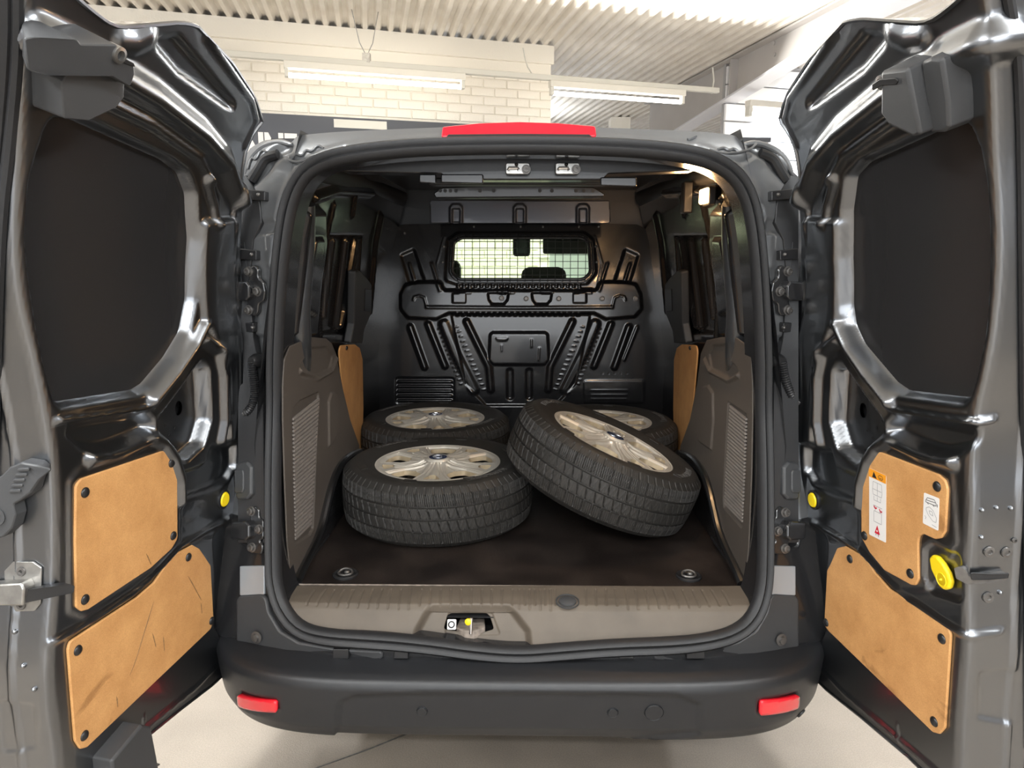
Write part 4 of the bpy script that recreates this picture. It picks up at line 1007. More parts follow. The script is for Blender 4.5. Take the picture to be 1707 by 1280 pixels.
for i in range(1, 7):
    z = z0_ + (z1_ - z0_) * i / 7; a, b = inside_span(z, 1); P2 = BLK.at([a, b], [z, z], .028); gr_.tube([tuple(P2[0]), tuple(P2[1])], .0016, 6)
p = BLK.at(gout[:, 0], gout[:, 1], .026); gr_.tube([tuple(v) for v in p], .003, 6, closed=True)
gr_.build('mesh_grille', M['blk'], bk_, label='black wire mesh over the bulkhead window')
for (x, y) in ((740, 411), (738, 437), (993, 411), (995, 437), (675, 389), (790, 378), (868, 378), (905, 378), (965, 378), (998, 378)): cap_disc('rivet', BLK, *BLK.uv(x, y), .006, .004, M['steel'], bk_, n=10)
for (x, y) in ((877, 498), (931, 498), (1003, 498), (1058, 498), (836, 497)):
    cap_disc('bolt', BLK, *BLK.uv(x, y), .011, .024, M['dull'], bk_, [(.013, 0), (.013, .003), (.009, .004), (.008, .01), (.001, .01)], 8)
# header box above the bulkhead with slotted openings
HD = Surf(lambda x, z: np.stack([x, 1.50 + 0 * x, z], -1), (-.8, .8), (1.4, 1.9))
h0 = HD.P([(718, 372), (716, 334), (1016, 334), (1018, 372)])
hs = []
for cx in (760, 866, 971):
    hs.append(S(HD.P([(cx - 10, 376), (cx - 10, 345), (cx - 5, 340), (cx + 6, 340), (cx + 11, 345), (cx + 11, 376)]), .010, .006, .01)); hs.append(S(HD.P([(cx - 6, 372), (cx - 6, 348), (cx + 7, 348), (cx + 7, 372)]), -.014, .005, .006))
panel('roof_header', HD, resample(np.array(h0), 120), hs, .004, mat('satin_blue_black_metal', (.07, .075, .09), .38, .4, .3), van, thick=.003, label='satin blue-black header with three slots')

# ---- roof inside, cross bows, striker plates
mb = MB(); mb.box((0, .97, 1.80), (1.36, 1.5, .012)); mb.build('roof_lining', M['roofblk'], van, smooth=False)
for s in (-1, 1):
    MB().tube([(s * .60, .22, 1.74), (s * .61, .9, 1.76), (s * .60, 1.7, 1.76)], .055, 12).build('cant_rail', M['dark'], van)
def bow(y, z, pts, name='roof_bow', m=M['roofblk'], dep=.07, label=None):
    SFy = Surf(lambda x, zz: np.stack([x, y + .05 * x * x + 0 * zz, zz], -1), (-.8, .8), (1.4, 1.9))
    return SFy, slab(name, SFy, fillet(SFy.P(pts), .006), 0, dep, m, van, .004, label=label)
SA, b1 = bow(.16, 1.75, [(560, 262), (865, 255), (1170, 262), (1160, 284), (1015, 290), (1005, 300), (745, 300), (735, 290), (570, 286)], label='black roof cross member just inside the opening')
for x0, x1_, yy in ((700, 728, 291), (736, 806, 291), (1000, 1060, 296)):
    o = slab('bow_bracket', SA, fillet(SA.P([(x0, yy), (x1_, yy), (x1_, yy + 16), (x0, yy + 14)]), .004), .012, .012, M['roofblk'], b1, .003)
SB, b2 = bow(.62, 1.75, [(722, 322), (738, 312), (850, 308), (880, 308), (990, 312), (1010, 324), (1006, 328), (726, 330)], label='pressed black roof bow')
for x in (734, 742, 751, 760, 800, 823, 900, 920, 960, 973, 988): cap_disc('hole', SB, *SB.uv(x, 318), .006, .001, M['dark'], b2, [(.006, 0), (.006, .001), (.001, .001)], 10)
SA2, b3 = bow(.42, 1.75, [(712, 296), (1010, 296), (1040, 303), (1010, 308), (715, 308)], label='second black roof bow')
for x in (731, 740, 750, 761, 812, 823, 977, 985): cap_disc('hole', SA2, *SA2.uv(x, 301), .005, .001, M['dark'], b3, [(.005, 0), (.005, .001), (.001, .001)], 8)
for x in (843, 925):
    pl = slab('striker_plate', SA, fillet(SA.P([(x, 273), (x + 40, 273), (x + 41, 288), (x + 36, 292), (x, 292)]), .006), .022, .012, M['steel'], b1, .002, label='bright steel door striker plate')
    P_ = SA.at(*zip(SA.uv(x + 4, 286), SA.uv(x + 6, 282), SA.uv(x + 20, 282), SA.uv(x + 22, 286)), .030)
    MB().tube([tuple(v) for v in P_], .004, 8).build('striker_loop', M['chrome'], pl)
    u, v = SA.uv(x + 34, 284); cap_disc('bolt', SA, u, v, .012, .022, M['dull'], pl, [(.012, 0), (.012, .003), (.008, .003), (.008, .01), (.004, .01), (.004, .005), (.001, .005)], 16)
    cap_disc('slot', SA, *SA.uv(x + 18, 276), .005, .023, M['blk'], pl, n=10)
SC_ = Surf(lambda x, zz: np.stack([x, .05 + 0 * x, zz], -1), (-.8, .8), (1.4, 1.9))
# cargo lamp, upper right
LS = Surf(lambda y, z: np.stack([.56 + 0 * y, y, z], -1), (-.1, 1.0), (1.4, 1.9), flip=True)
u, v = LS.uv(1183, 327)
lp = slab('lamp_housing', LS, fillet([(u - .045, v - .028), (u + .045, v - .028), (u + .045, v + .028), (u - .045, v + .028)], .012), .012, .02, M['blk'], van, .004, label='lit warm cargo lamp at the upper right')
cc = LS.at(u, v, .016)[0]
for k in (-1, 1):
    o = MB().box((0, 0, 0), (.014, .038, .044)).build('lamp_lens', M['lampglow'], lp, smooth=False); o.location = (cc[0], cc[1] + k * .0205, cc[2]); bevel(o, .006, 3)
d = bpy.data.lights.new('cargo_lamp_light', 'POINT'); d.energy = 4.5; d.color = (1, .58, .26); d.shadow_soft_size = .03
lo = bpy.data.objects.new('cargo_lamp_light', d); COL.objects.link(lo); lo.location = (cc[0] - .05, cc[1], cc[2] - .01)
u2, v2 = LS.uv(1152, 330); slab('lamp_bracket', LS, fillet([(u2 - .03, v2 - .05), (u2 + .02, v2 - .05), (u2 + .02, v2 + .05), (u2 - .03, v2 + .05)], .006), .03, .03, M['roofblk'], van, .004)
u2, v2 = LS.uv(1110, 300)

# ================================================================== REAR DOORS
TH, LEAN = math.radians(8), math.radians(4)
def base_n(z): return .40 * np.maximum(z - 1.35, 0) ** 2 
def door_frame(s):      # s = -1 left, +1 right
    O = np.array([s * .765, .03, 1.0]); U = np.array([s * math.sin(TH), -math.cos(TH), 0]); Wv = np.array([-s * math.sin(LEAN), 0, math.cos(LEAN)])
    N = np.cross(Wv, U) if s < 0 else np.cross(U, Wv); N /= np.linalg.norm(N)
    return O, U, Wv, N
def flat_surf(s):
    O, U, Wv, N = door_frame(s)
    def pos(u, v):
        v = np.asarray(v, float); u = np.asarray(u, float); n = base_n(v + 1.0)
        return O + u[..., None] * U + v[..., None] * Wv + n[..., None] * N
    return Surf(pos, (-.25, .95), (-.75, 1.1), flip=(s < 0))
RB = .020; TB = math.radians(84)
def door_surf(s, edge_px):
    O, U, Wv, N = door_frame(s); FS = flat_surf(s)
    ed = np.array(FS.P(edge_px)); ed = ed[ed[:, 1].argsort()]
    ev = np.r_[-.8, ed[:, 1], 1.2]; eu = np.r_[ed[0, 0], ed[:, 0], ed[-1, 0]]
    ue = interp(ev, eu)
    def pos(u, v):
        v = np.asarray(v, float); u = np.asarray(u, float); e = ue(v); t = u - (e - RB)
        a = np.clip(t / RB, 0, TB); ex = np.maximum(t - RB * TB, 0)
        uu = np.where(t <= 0, u, e - RB + RB * np.sin(a) + ex * math.cos(TB))
        n = base_n(v + 1.0) + np.where(t <= 0, 0, -(RB - RB * np.cos(a)) - ex * math.sin(TB))
        return O + uu[..., None] * U + v[..., None] * Wv + n[..., None] * N
    D = Surf(pos, (-.25, .95), (-.75, 1.1), flip=(s < 0)); D.ue = ue; D.FS = FS; D.s = s; D.frm = (O, U, Wv, N)
    return D
edgeL = [(40, -60), (38, 60), (33, 250), (24, 400), (32, 505), (53, 576), (70, 664), (86, 752), (90, 850), (90, 970), (81, 1058), (76, 1146), (95, 1280)]
edgeR = [(1640, -60), (1650, 60), (1656, 246), (1664, 352), (1666, 430), (1660, 505), (1647, 611), (1628, 681), (1617, 769), (1621, 850), (1610, 1006), (1616, 1048), (1605, 1182), (1601, 1280)]
DL = door_surf(-1, edgeL); DR = door_surf(1, edgeR)
FLp = DL.FS
# hinge-side outline shared (taken on the left door, mirrored by the local frame)
hinge_px = [(226, 1243), (300, 1183), (355, 1141), (380, 1117), (399, 1092), (402, 1040), (401, 900), (402, 700), (402, 500), (402, 330), (404, 285), (410, 250), (420, 226), (437, 203), (430, 178), (422, 158), (387, 105), (327, 42), (300, 38), (225, 44), (200, 46), (176, 36), (150, 16), (120, -10)]
hz = [FLp.uv(*p) for p in hinge_px]
z_bot = min(p[1] for p in hz)
def door_outline(D):
    dep = .125
    top = hz[-1]; bot = hz[0]
    slope = (hz[0][1] - hz[1][1]) / (hz[0][0] - hz[1][0]) * .25
    vb = lambda u: bot[1] + slope * (u - bot[0])
    vt = top[1] + .03
    out = [(u, v) for u, v in hz]
    # up across the top to the free edge, down the shut face and back along the bottom
    vtt = vt + .02
    out += [(D.ue(vtt) - .05, vtt), (D.ue(vtt) + dep, vtt)]
    for v in np.linspace(vtt, vb(.65), 16)[1:-1]: out.append((D.ue(v) + dep, v))
    e = D.ue(vb(.65)); out += [(e + dep, vb(.65)), (e - .05, vb(.62))]
    return resample(np.array(out), 700)
def st_door(D, win, extra):
    """pressed relief, given on the left door's pixels and carried to the other door by the local frame"""
    L = []
    P = lambda px: FLp.P(px)
    def s_(px, h, b, r=.01): L.append(S(P(px), h, b, r))
    def l_(px, rad, h, b): L.append(Ln(P(px), rad, h, b))
    L.append(S(win, -.030, .022, .03))
    # hinge side raised band and inner channel
    l_([(395, 310), (397, 500), (397, 720), (398, 860)], .016, .010, .014)
    s_([(336, 368), (389, 364), (394, 560), (396, 735), (378, 735), (372, 610), (345, 545), (337, 540)], .014, .014, .012)
    # top rail under the wing
    l_([(60, 60), (150, 100), (250, 160), (330, 222), (372, 270), (394, 330)], .020, .030, .035)
    l_([(140, 150), (250, 205), (330, 262), (352, 300)], .008, .010, .014)
    l_([(345, 300), (356, 340), (360, 370)], .012, .012, .018)
    # wing pressing
    s_([(252, 66), (296, 62), (388, 170), (392, 184), (378, 178), (300, 122)], -.012, .014, .01)
    l_([(200, 70), (225, 72), (245, 62)], .016, .010, .022)
    l_([(345, 60), (420, 168), (428, 200), (408, 245)], .006, .006, .012)
    # diagonal gusset round the lightening hole
    s_([(338, 600), (348, 615), (352, 700), (340, 742), (312, 768), (296, 760), (262, 705), (300, 655)], -.038, .016, .02)
    l_([(252, 668), (290, 622), (322, 575), (336, 545)], .011, .020, .022)
    l_([(340, 565), (362, 585), (370, 625), (372, 700), (366, 735)], .010, .018, .02)
    # ledge below the glass and the scoop under it
    l_([(96, 700), (160, 694), (245, 680)], .004, .014, .012)
    s_([(104, 712), (243, 690), (262, 712), (240, 732), (180, 752), (140, 744)], -.030, .030, .02)
    l_([(150, 764), (200, 750), (250, 728), (270, 738), (286, 762), (298, 800), (300, 835)], .012, .016, .02)
    s_([(305, 790), (345, 775), (352, 745), (392, 742), (393, 775), (380, 800), (350, 815), (312, 828), (302, 815)], -.018, .018, .012)
    # flowing crease between the two boards
    l_([(88, 1070), (150, 1035), (220, 990), (268, 945), (300, 910), (340, 885), (380, 865)], .005, .008, .010)
    s_([(358, 895), (380, 870), (397, 880), (397, 980), (388, 1040), (370, 1062), (360, 1040), (362, 960)], -.020, .022, .015)
    # bottom flange
    l_([(398, 1050), (372, 1098), (330, 1142), (232, 1222), (150, 1290)], .004, .006, .008)
    l_([(240, 1195), (236, 1225)], .003, .004, .005)
    return L + extra
winL = DL.P([(86, 204), (115, 197), (137, 200), (285, 267), (313, 288), (327, 325), (331, 400), (327, 500), (316, 556), (290, 600), (253, 645), (236, 656), (98, 679), (78, 600), (60, 500), (49, 400), (56, 300)])
winR = DR.P([(1600, 206), (1564, 211), (1433, 271), (1410, 296), (1403, 352), (1402, 430), (1404, 510), (1409, 545), (1424, 578), (1477, 642), (1498, 657), (1609, 671), (1622, 630), (1636, 560), (1643, 470), (1644, 400), (1638, 300), (1628, 250), (1614, 215)])
exL = [S(DL.P([(112, 800), (130, 780), (280, 738), (300, 760), (300, 905), (255, 952), (140, 1030), (112, 1020)]), .004, .010, .015),
       Ln([(DL.ue(v) - .004, v) for v in np.linspace(-.7, .9, 40)], .003, .003, .006)]
exR = [S(DR.P([(1432, 800), (1436, 752), (1460, 740), (1590, 785), (1598, 905), (1545, 985), (1500, 985), (1432, 915)]), .004, .010, .015),
       S(DR.P([(1542, 915), (1556, 905), (1600, 925), (1602, 1002), (1550, 985), (1542, 960)]), -.008, .008, .012),
       Ln([(DR.ue(v) - .004, v) for v in np.linspace(-.7, .9, 40)], .003, .003, .006)]
# shut faces: shallow steps
def shut_line(D, d0, v0, v1, rad, h, b):
    return Ln([(D.ue(v) + d0, v) for v in np.linspace(v0, v1, 24)], rad, h, b)
exL += [shut_line(DL, .062, -.6, .95, .004, .006, .006), S([(DL.ue(-.30) + .02, -.34), (DL.ue(-.30) + .09, -.34), (DL.ue(-.30) + .09, -.46), (DL.ue(-.3) + .02, -.44)], -.004, .01, .01)]
exR += [shut_line(DR, .085, -.6, .95, .004, .006, .006), S([(DR.ue(-.20) + .02, -.30), (DR.ue(-.20) + .09, -.30), (DR.ue(-.20) + .09, -.42), (DR.ue(-.2) + .02, -.40)], -.005, .012, .01)]

def build_door(D, win, extra, label, side):
    s = D.s; out = door_outline(D); stamps = st_door(D, win, extra)
    e_ = D.ue
    hole_c = FLp.uv(322, 683); th = np.linspace(0, 2 * pi, 25)[:-1]
    hole = np.stack([hole_c[0] + .014 * np.cos(th), hole_c[1] + .018 * np.sin(th)], 1)
    def km(c):   # flat field of the door is gloss black lacquer, the rim grey metallic
        return np.zeros(len(c), int)
    door = panel('rear_door', D, out, stamps, .0052, M['paint'], van, holes=[hole], label=label)
    O, U, Wv, N = D.frm
    A = D.at(out[:, 0], out[:, 1], 0.0); 
    q = A - O; uf = q @ U; vf = (q @ Wv)
    ce = np.array([uf.mean(), vf.mean()])
    nsk = base_n(vf + 1) - .045 - .10 * np.clip(uf / .62, 0, 1)
    uo = offset_poly(np.stack([uf, vf], 1), .007)
    Bk = O + uo[:, :1] * U + uo[:, 1:2] * Wv + nsk[:, None] * N
    m = len(A); V = list(A) + list(Bk); Fc = [(i, (i + 1) % m, m + (i + 1) % m, m + i) for i in range(m)] + [tuple(range(m, 2 * m))]
    mesh_obj('outer_skin', V, Fc, M['paint'], door, True, 35)
    lip = O + (uo[:, :1]) * U + uo[:, 1:2] * Wv + (np.maximum(nsk, q @ N - .03) )[:, None] * N
    # folded hem round the edge
    MB().tube([tuple(v) for v in A[::3]], .0042, 6, closed=True).build('folded_hem', M['paint'], door)
    # window blank
    wo = resample(fillet(win, .03, 5), 160); wi = offset_poly(wo, -.006)
    panel('window_blank', D.FS, [D.FS.uv(*q) for q in prj(D.at(wi[:, 0], wi[:, 1], -.0262))] if 0 else wi, [], .012, M['pane'], door, off=-.0255, label='dark blanked window panel with a dull sheen')
    MB().tube([tuple(v) for v in D.at(wo[:, 0], wo[:, 1], -.024)], .0035, 6, closed=True).build('window_gasket', M['blk'], door)
    # back of lightening hole
    cap_disc('inner_cavity', D, hole_c[0], hole_c[1], .03, -.056, M['blk'], door, [(.03, -.001), (.03, 0), (.001, 0)], 16)
    for (x, y) in ((315, 716), (318, 748), (290, 700), (300, 712), (306, 728)):
        u, v = FLp.uv(x, y); cap_disc('hole', D, u, v, .004, -.0372, M['blk'], door, [(.004, 0), (.004, .0004), (.0005, .0004)], 8)
    return door
doorL = build_door(DL, winL, exL, 'left rear door, open, with two brown hardboard panels and steel catch', 'L')
doorR = build_door(DR, winR, exR, 'right rear door, open, with stickers and a yellow pull on its panels', 'R')
def board(D, door, px, caps, label, off=.0085):
    o = slab('hardboard_panel', D, fillet(D.P(px), .012, 4), off, .006, M['mdf'], door, .002, label=label)
    for (x, y) in caps: cap_disc('panel_fastener', D, *D.uv(x, y), .0105, off, M['cap'], door)
    return o
board(DL, doorL, [(120, 808), (130, 797), (267, 751), (281, 752), (290, 762), (291, 897), (281, 914), (246, 946), (141, 1015), (130, 1018), (121, 1011), (119, 900)], [(135, 820), (280, 771), (283, 892), (135, 998)], 'upper brown hardboard panel on the left door')
board(DL, doorL, [(285, 925), (318, 908), (329, 914), (348, 942), (353, 1034), (348, 1048), (141, 1245), (130, 1248), (121, 1234), (109, 1083), (112, 1069), (225, 995), (253, 971)], [(310, 928), (349, 1034), (125, 1083), (136, 1225)], 'lower brown hardboard panel on the left door, scuffed', off=.006)
board(DR, doorR, [(1441, 790), (1445, 765), (1455, 751), (1470, 752), (1570, 790), (1582, 800), (1586, 815), (1582, 885), (1575, 896), (1565, 898), (1545, 889), (1538, 893), (1536, 905), (1537, 965), (1532, 975), (1524, 974), (1480, 950), (1455, 920), (1441, 895)], [(1450, 771), (1569, 810), (1447, 892), (1524, 955)], 'upper notched hardboard panel with stickers on the right door')
board(DR, doorR, [(1399, 913), (1412, 910), (1447, 930), (1461, 953), (1486, 981), (1584, 1044), (1589, 1058), (1579, 1213), (1570, 1223), (1559, 1220), (1384, 1051), (1377, 1041), (1382, 950), (1387, 941)], [(1421, 931), (1381, 1037), (1575, 1064), (1562, 1202)], 'lower brown hardboard panel on the right door', off=.006)
# pencil marks / scuffs on the lower left board
for pts in ([(252, 1002), (240, 1040), (222, 1100), (212, 1125)], [(268, 1060), (270, 1085)], [(250, 1055), (256, 1078)], [(331, 1004), (333, 1022)], [(190, 1160), (192, 1178)], [(238, 922), (246, 940)], [(310, 960), (332, 1000)]):
    uv_ = np.array(DL.P(resample(np.array(pts, float), 8, False))); p = DL.at(uv_[:, 0], uv_[:, 1], .0062 if pts[0][1] > 945 else .0087)
    MB().tube([tuple(v) for v in p], [.0004, .001, .0016, .0012, .0014, .001, .0012, .0004], 5).build('scuff_mark', mat('scuff_brown', (.22, .12, .05), .7) if 'scuff_brown' not in bpy.data.materials else bpy.data.materials['scuff_brown'], doorL)
# yellow buttons
for D, door, (x, y) in ((DL, doorL, (372, 832)), (DR, doorR, (1357, 833))):
    u, v = D.uv(x, y); c = cap_disc('button_bezel', D, u, v, .024, .002, M['blk'], door, [(.026, -.012), (.026, .002), (.021, .003), (.021, -.001)], 28)
    cap_disc('yellow_button', D, u, v, .019, .002, M['yellow'], door, [(.0195, -.008), (.0195, .003), (.017, .006), (.001, .0065)], 28, label='round yellow button')
# yellow pull on the right door
yp = [(1554, 930), (1559, 924), (1567, 927), (1576, 938), (1586, 955), (1590, 970), (1587, 981), (1579, 983), (1570, 976), (1565, 965), (1557, 948)]
o = slab('yellow_pull', DR, fillet(DR.P(yp), .01, 5), .008, .012, M['yellow'], doorR, .004, label='yellow emergency pull with a round end')
u, v = DR.uv(1575, 965); cap_disc('pull_boss', DR, u, v, .014, .008, M['yellow'], o, [(.014, 0), (.013, .001), (.009, -.003), (.004, -.003), (.001, .004)], 20)
# stickers
def sticker(D, door, px, label, m=M['white'], off=.0090, name='sticker'):
    return slab(name, D, fillet(D.P(px), .003, 3), off, .0006, m, door, 0, label=label)
s1 = sticker(DR, doorR, [(1455, 779), (1483.5, 792), (1483, 904), (1455, 890)], 'tall white instruction sticker with an orange heading')
def quadmap(D, c4):       # c4 = top-left, top-right, bottom-right, bottom-left in pixels, returns map (a,b in 0..1, b down)
    q = np.array(D.P(c4))
    return lambda a, b: (1 - b) * ((1 - a) * q[0] + a * q[1]) + b * ((1 - a) * q[3] + a * q[2])
def draw(D, parent, qm, segs, material, off, w=.0009, name='print'):
    mb = MB()
    for sg2 in segs:
        pts = np.array([qm(*p) for p in sg2])
        if len(pts) > 2 and sg2[0] == sg2[-1]:
            pass
        for a, b in zip(pts[:-1], pts[1:]):
            t = (b - a) / (np.linalg.norm(b - a) + 1e-9); nn = np.array([-t[1], t[0]]) * w
            q = np.array([a - nn, b - nn, b + nn, a + nn]); P4 = D.at(q[:, 0], q[:, 1], off); k = len(mb.v); mb.v += [tuple(v) for v in P4]; mb.f.append((k, k + 1, k + 2, k + 3))
    return mesh_obj(name, mb.v, mb.f, material, parent, False)
def fillp(D, parent, qm, poly, material, off, name='print'):
    q = np.array([qm(*p) for p in poly]); P4 = D.at(q[:, 0], q[:, 1], off); return mesh_obj(name, P4, [tuple(range(len(q)))], material, parent, False)
qm = quadmap(DR, [(1455, 779), (1483.5, 792), (1483, 904), (1455, 890)])
pr_o = .0094
fillp(DR, doorR, qm, [(0, 0), (1, 0), (1, .125), (0, .125)], M['orange'], pr_o, 'sticker_heading')
fillp(DR, doorR, qm, [(.3, .02), (.48, .11), (.2, .11)], M['ink'], pr_o + .0003)
draw(DR, doorR, qm, [[(.62, .04), (.78, .04), (.84, .07), (.78, .10), (.62, .10), (.56, .07), (.62, .04)], [(.62, .08), (.78, .08)]], M['ink'], pr_o + .0003, .0006)
draw(DR, doorR, qm, [[(.25, .17), (.75, .17), (.78, .30), (.75, .36), (.25, .36), (.22, .30), (.25, .17)], [(.5, .17), (.5, .36)], [(.25, .28), (.75, .28)], [(.3, .38), (.3, .44), (.7, .44), (.7, .38)], [(.5, .38), (.5, .44)],
                    [(.3, .60), (.3, .76), (.75, .76), (.75, .60), (.3, .60)], [(.38, .55), (.38, .60)], [(.66, .55), (.66, .6)], [(.25, .52), (.78, .52)]], M['greyink'], pr_o, .0006)
draw(DR, doorR, qm, [[(.3, .53), (.4, .56), (.48, .54)], [(.62, .54), (.72, .58), (.78, .56)]], M['redprint'], pr_o + .0003, .0016)
fillp(DR, doorR, qm, [(.5, .80), (.66, .93), (.34, .93)], M['redprint'], pr_o); fillp(DR, doorR, qm, [(.5, .865), (.55, .885), (.5, .905), (.45, .885)], M['white'], pr_o + .0004)
draw(DR, doorR, qm, [[(.42, .93), (.42, .96)], [(.56, .93), (.58, .965)]], M['ink'], pr_o, .0007)
B4 = [(1547, 820), (1573, 830), (1571, 884), (1545, 871)]
s2 = sticker(DR, doorR, B4, 'small rounded white sticker showing a van and an oval')
qm = quadmap(DR, B4)
draw(DR, doorR, qm, [[(.15, .22), (.25, .12), (.7, .10), (.82, .2), (.82, .27), (.15, .27), (.15, .22)], [(.2, .2), (.78, .18)], [(.25, .29), (.35, .31)], [(.62, .29), (.72, .31)], [(.9, .2), (.9, .3)]], M['ink'], pr_o, .0006)
draw(DR, doorR, qm, [[(.2, .45), (.4, .38), (.65, .45), (.88, .65), (.85, .78), (.65, .78), (.35, .65), (.2, .52), (.2, .45)], [(.4, .5), (.6, .5), (.65, .62), (.45, .6), (.4, .5)], [(.12, .72), (.22, .76), (.16, .82)], [(.6, .9), (.9, .92)]], M['greyink'], pr_o, .0006)

# door check boxes at the top of both doors
def plate_stack(D, door, name, parts, material, label):
    first = None
    for (px, off, th, bv_) in parts:
        o = slab(name if first is None else 'housing_step', D, fillet(D.P(px), .006, 3), off, th, material, door, bv_, label=label if first is None else None); first = first or o
    return first
plate_stack(DL, doorL, 'hinge_cover', [([(36, 34), (58, 30), (62, 38), (126, 40), (158, 78), (160, 92), (152, 116), (120, 97), (36, 97)], .075, .085, .006), ([(52, 112), (60, 98), (120, 97), (152, 112), (160, 100), (160, 142), (146, 160), (98, 182), (55, 178)], .055, .065, .006)], M['plastic'], 'grey plastic check strap cover at the top of the left door')
plate_stack(DR, doorR, 'hinge_cover', [([(1528, 90), (1575, 84), (1596, 200), (1585, 205), (1540, 184), (1526, 165)], .070, .085, .008), ([(1575, 84), (1592, 76), (1612, 78), (1622, 150), (1623, 196), (1612, 206), (1590, 207)], .045, .06, .006)], M['plastic'], 'grey plastic check strap cover at the top of the right door')
o = slab('strap_bracket', DR, fillet(DR.P([(1496, 120), (1506, 105), (1526, 92), (1530, 150), (1512, 166), (1496, 162)]), .004), .030, .03, M['beamgrey'], doorR, .002, label='pale steel strap bracket')
for D, door, c in ((DR, doorR, (1500, 123)), (DL, doorL, (129, 57))):
    u, v = D.uv(*c); cap_disc('strap_pin', D, u, v, .011, .038 if D is DR else .078, M['steel'], door, [(.013, -.02), (.013, .002), (.008, .003), (.007, -.006), (.001, -.006)], 18)
slab('strap_slot', DR, fillet(DR.P([(1514, 112), (1527, 103), (1556, 100), (1561, 105), (1557, 112), (1530, 114), (1514, 124)]), .004), .0725, .004, M['blk'], doorR, .001)
slab('strap_slot', DL, fillet(DL.P([(134, 60), (156, 72), (160, 80), (140, 73)]), .003), .077, .004, M['blk'], doorL, .001)

# left shut face: handle lever, steel catch, edge seal
def shut(D, px, off, th, m, door, nme, bv_=.003, r=.004, **k): return slab(nme, D, fillet(D.P(px), r, 3), off, th, m, door, bv_, **k)
lev = shut(DL, [(-8, 800), (22, 785), (36, 770), (55, 762), (76, 766), (86, 774), (78, 790), (72, 812), (55, 825), (42, 832), (46, 850), (40, 872), (26, 886), (6, 892), (-8, 888)], .030, .030, M['plastic'], doorL, 'release_lever', .005, .006, label='dark plastic release lever on the left door edge')
for i in range(5):
    shut(DL, [(38 + i * 3.5 - 2, 812 - i * 9), (40 + i * 3.5 - 2, 807 - i * 9), (56 + i * 3.5, 806 - i * 9), (56 + i * 3.5, 811 - i * 9)], .0335, .005, M['plastic'], lev, 'grip_rib', .001, .002)
u, v = DL.uv(15, 852); cap_disc('lever_pivot', DL, u, v, .014, .030, M['plastic'], lev, [(.017, -.002), (.017, .003), (.011, .003), (.010, -.003), (.0065, -.003), (.006, .001), (.001, .0015)], 24)
pc = shut(DL, [(10, 950), (24, 935), (58, 935), (72, 945), (70, 1005), (60, 1017), (30, 1018), (12, 1000)], .005, .004, M['steel'], doorL, 'catch_plate', .001, label='bright steel catch plate on the left door edge')
shut(DL, [(-10, 966), (58, 962), (62, 972), (60, 1000), (-10, 1000)], .034, .030, M['steel'], doorL, 'door_catch', .004, label='folded steel catch')
shut(DL, [(56, 976), (98, 968), (104, 974), (102, 984), (64, 996), (56, 998)], .026, .018, M['blk'], doorL, 'catch_guard', .003)
for c in ((39, 951), (39, 1007)): cap_disc('screw', DL, *DL.uv(*c), .008, .006, M['dull'], pc, [(.009, 0), (.008, .002), (.004, .002), (.003, 0), (.001, 0)], 16)
for c in ((26, 1052), (40, 1109), (58, 1148)): cap_disc('dimple', DL, *DL.uv(*c), .005, .001, M['paint'], doorL, n=12)
def edge_strip(D, door, px, r_, label=None):
    q = resample(chaikin(np.array(px, float), 2, False), 80, False); uv_ = np.array(D.P(q)); p = D.at(uv_[:, 0], uv_[:, 1], .003)
    MB().tube([tuple(t) for t in p], r_, 8).build('edge_seal', M['seal'], door, label=label)
edge_strip(DL, doorL, [(30, -20), (30, 90), (16, 262), (5, 350), (-2, 500), (-6, 700), (-14, 900), (-20, 1250)], .009, 'black rubber strip on the left door edge')
edge_strip(DL, doorL, [(12, -20), (12, 90), (-2, 262), (-12, 350), (-20, 500), (-24, 700), (-32, 900), (-38, 1250)], .012)
edge_strip(DR, doorR, [(1676, -20), (1690, 60), (1698, 110), (1703, 300), (1706, 700), (1712, 900), (1716, 1250)], .008)
# right shut face
for c, r_ in (((1648, 919), .0105), ((1677, 920), .0105), ((1646, 995), .0105), ((1690, 900), .005)):
    cap_disc('screw', DR, *DR.uv(*c), r_, .001, M['dull'], doorR, [(r_, 0), (r_ * .95, .003), (r_ * .5, .0035), (r_ * .4, .001), (.001, .001)], 18)
for c in ((1636, 850), (1660, 846), (1684, 847), (1635, 895), (1666, 987)): cap_disc('dimple', DR, *DR.uv(*c), .0045, .001, M['paint'], doorR, n=12)
lv = shut(DR, [(1600, 946), (1606, 941), (1612, 946), (1616, 957), (1640, 955), (1672, 951), (1674, 960), (1640, 967), (1614, 970), (1602, 962)], .012, .012, M['dull'], doorR, 'latch_lever', .002, .003, label='chrome latch lever on the right door edge')
shut(DR, [(1617, 949), (1640, 950), (1674, 950), (1672, 958), (1640, 961), (1618, 961)], .015, .004, M['blk'], lv, 'latch_slot', .001, .002)
o = shut(DR, [(1596, 952), (1602, 953), (1604, 964), (1600, 962)], .006, .006, M['yellow'], doorR, 'yellow_tab', .001, .001)
# drain box at the foot of the left door
fb = plate_stack(DL, doorL, 'bottom_catch', [([(154, 1262), (206, 1202), (222, 1206), (232, 1255), (240, 1300), (160, 1330)], .045, .055, .006)], M['plastic'], 'dark plastic catch block at the foot of the left door')
slab('catch_tongue', DL, fillet(DL.P([(222, 1268), (236, 1266), (250, 1270), (240, 1276), (225, 1275)]), .002), .03, .006, M['steel'], fb, .001)

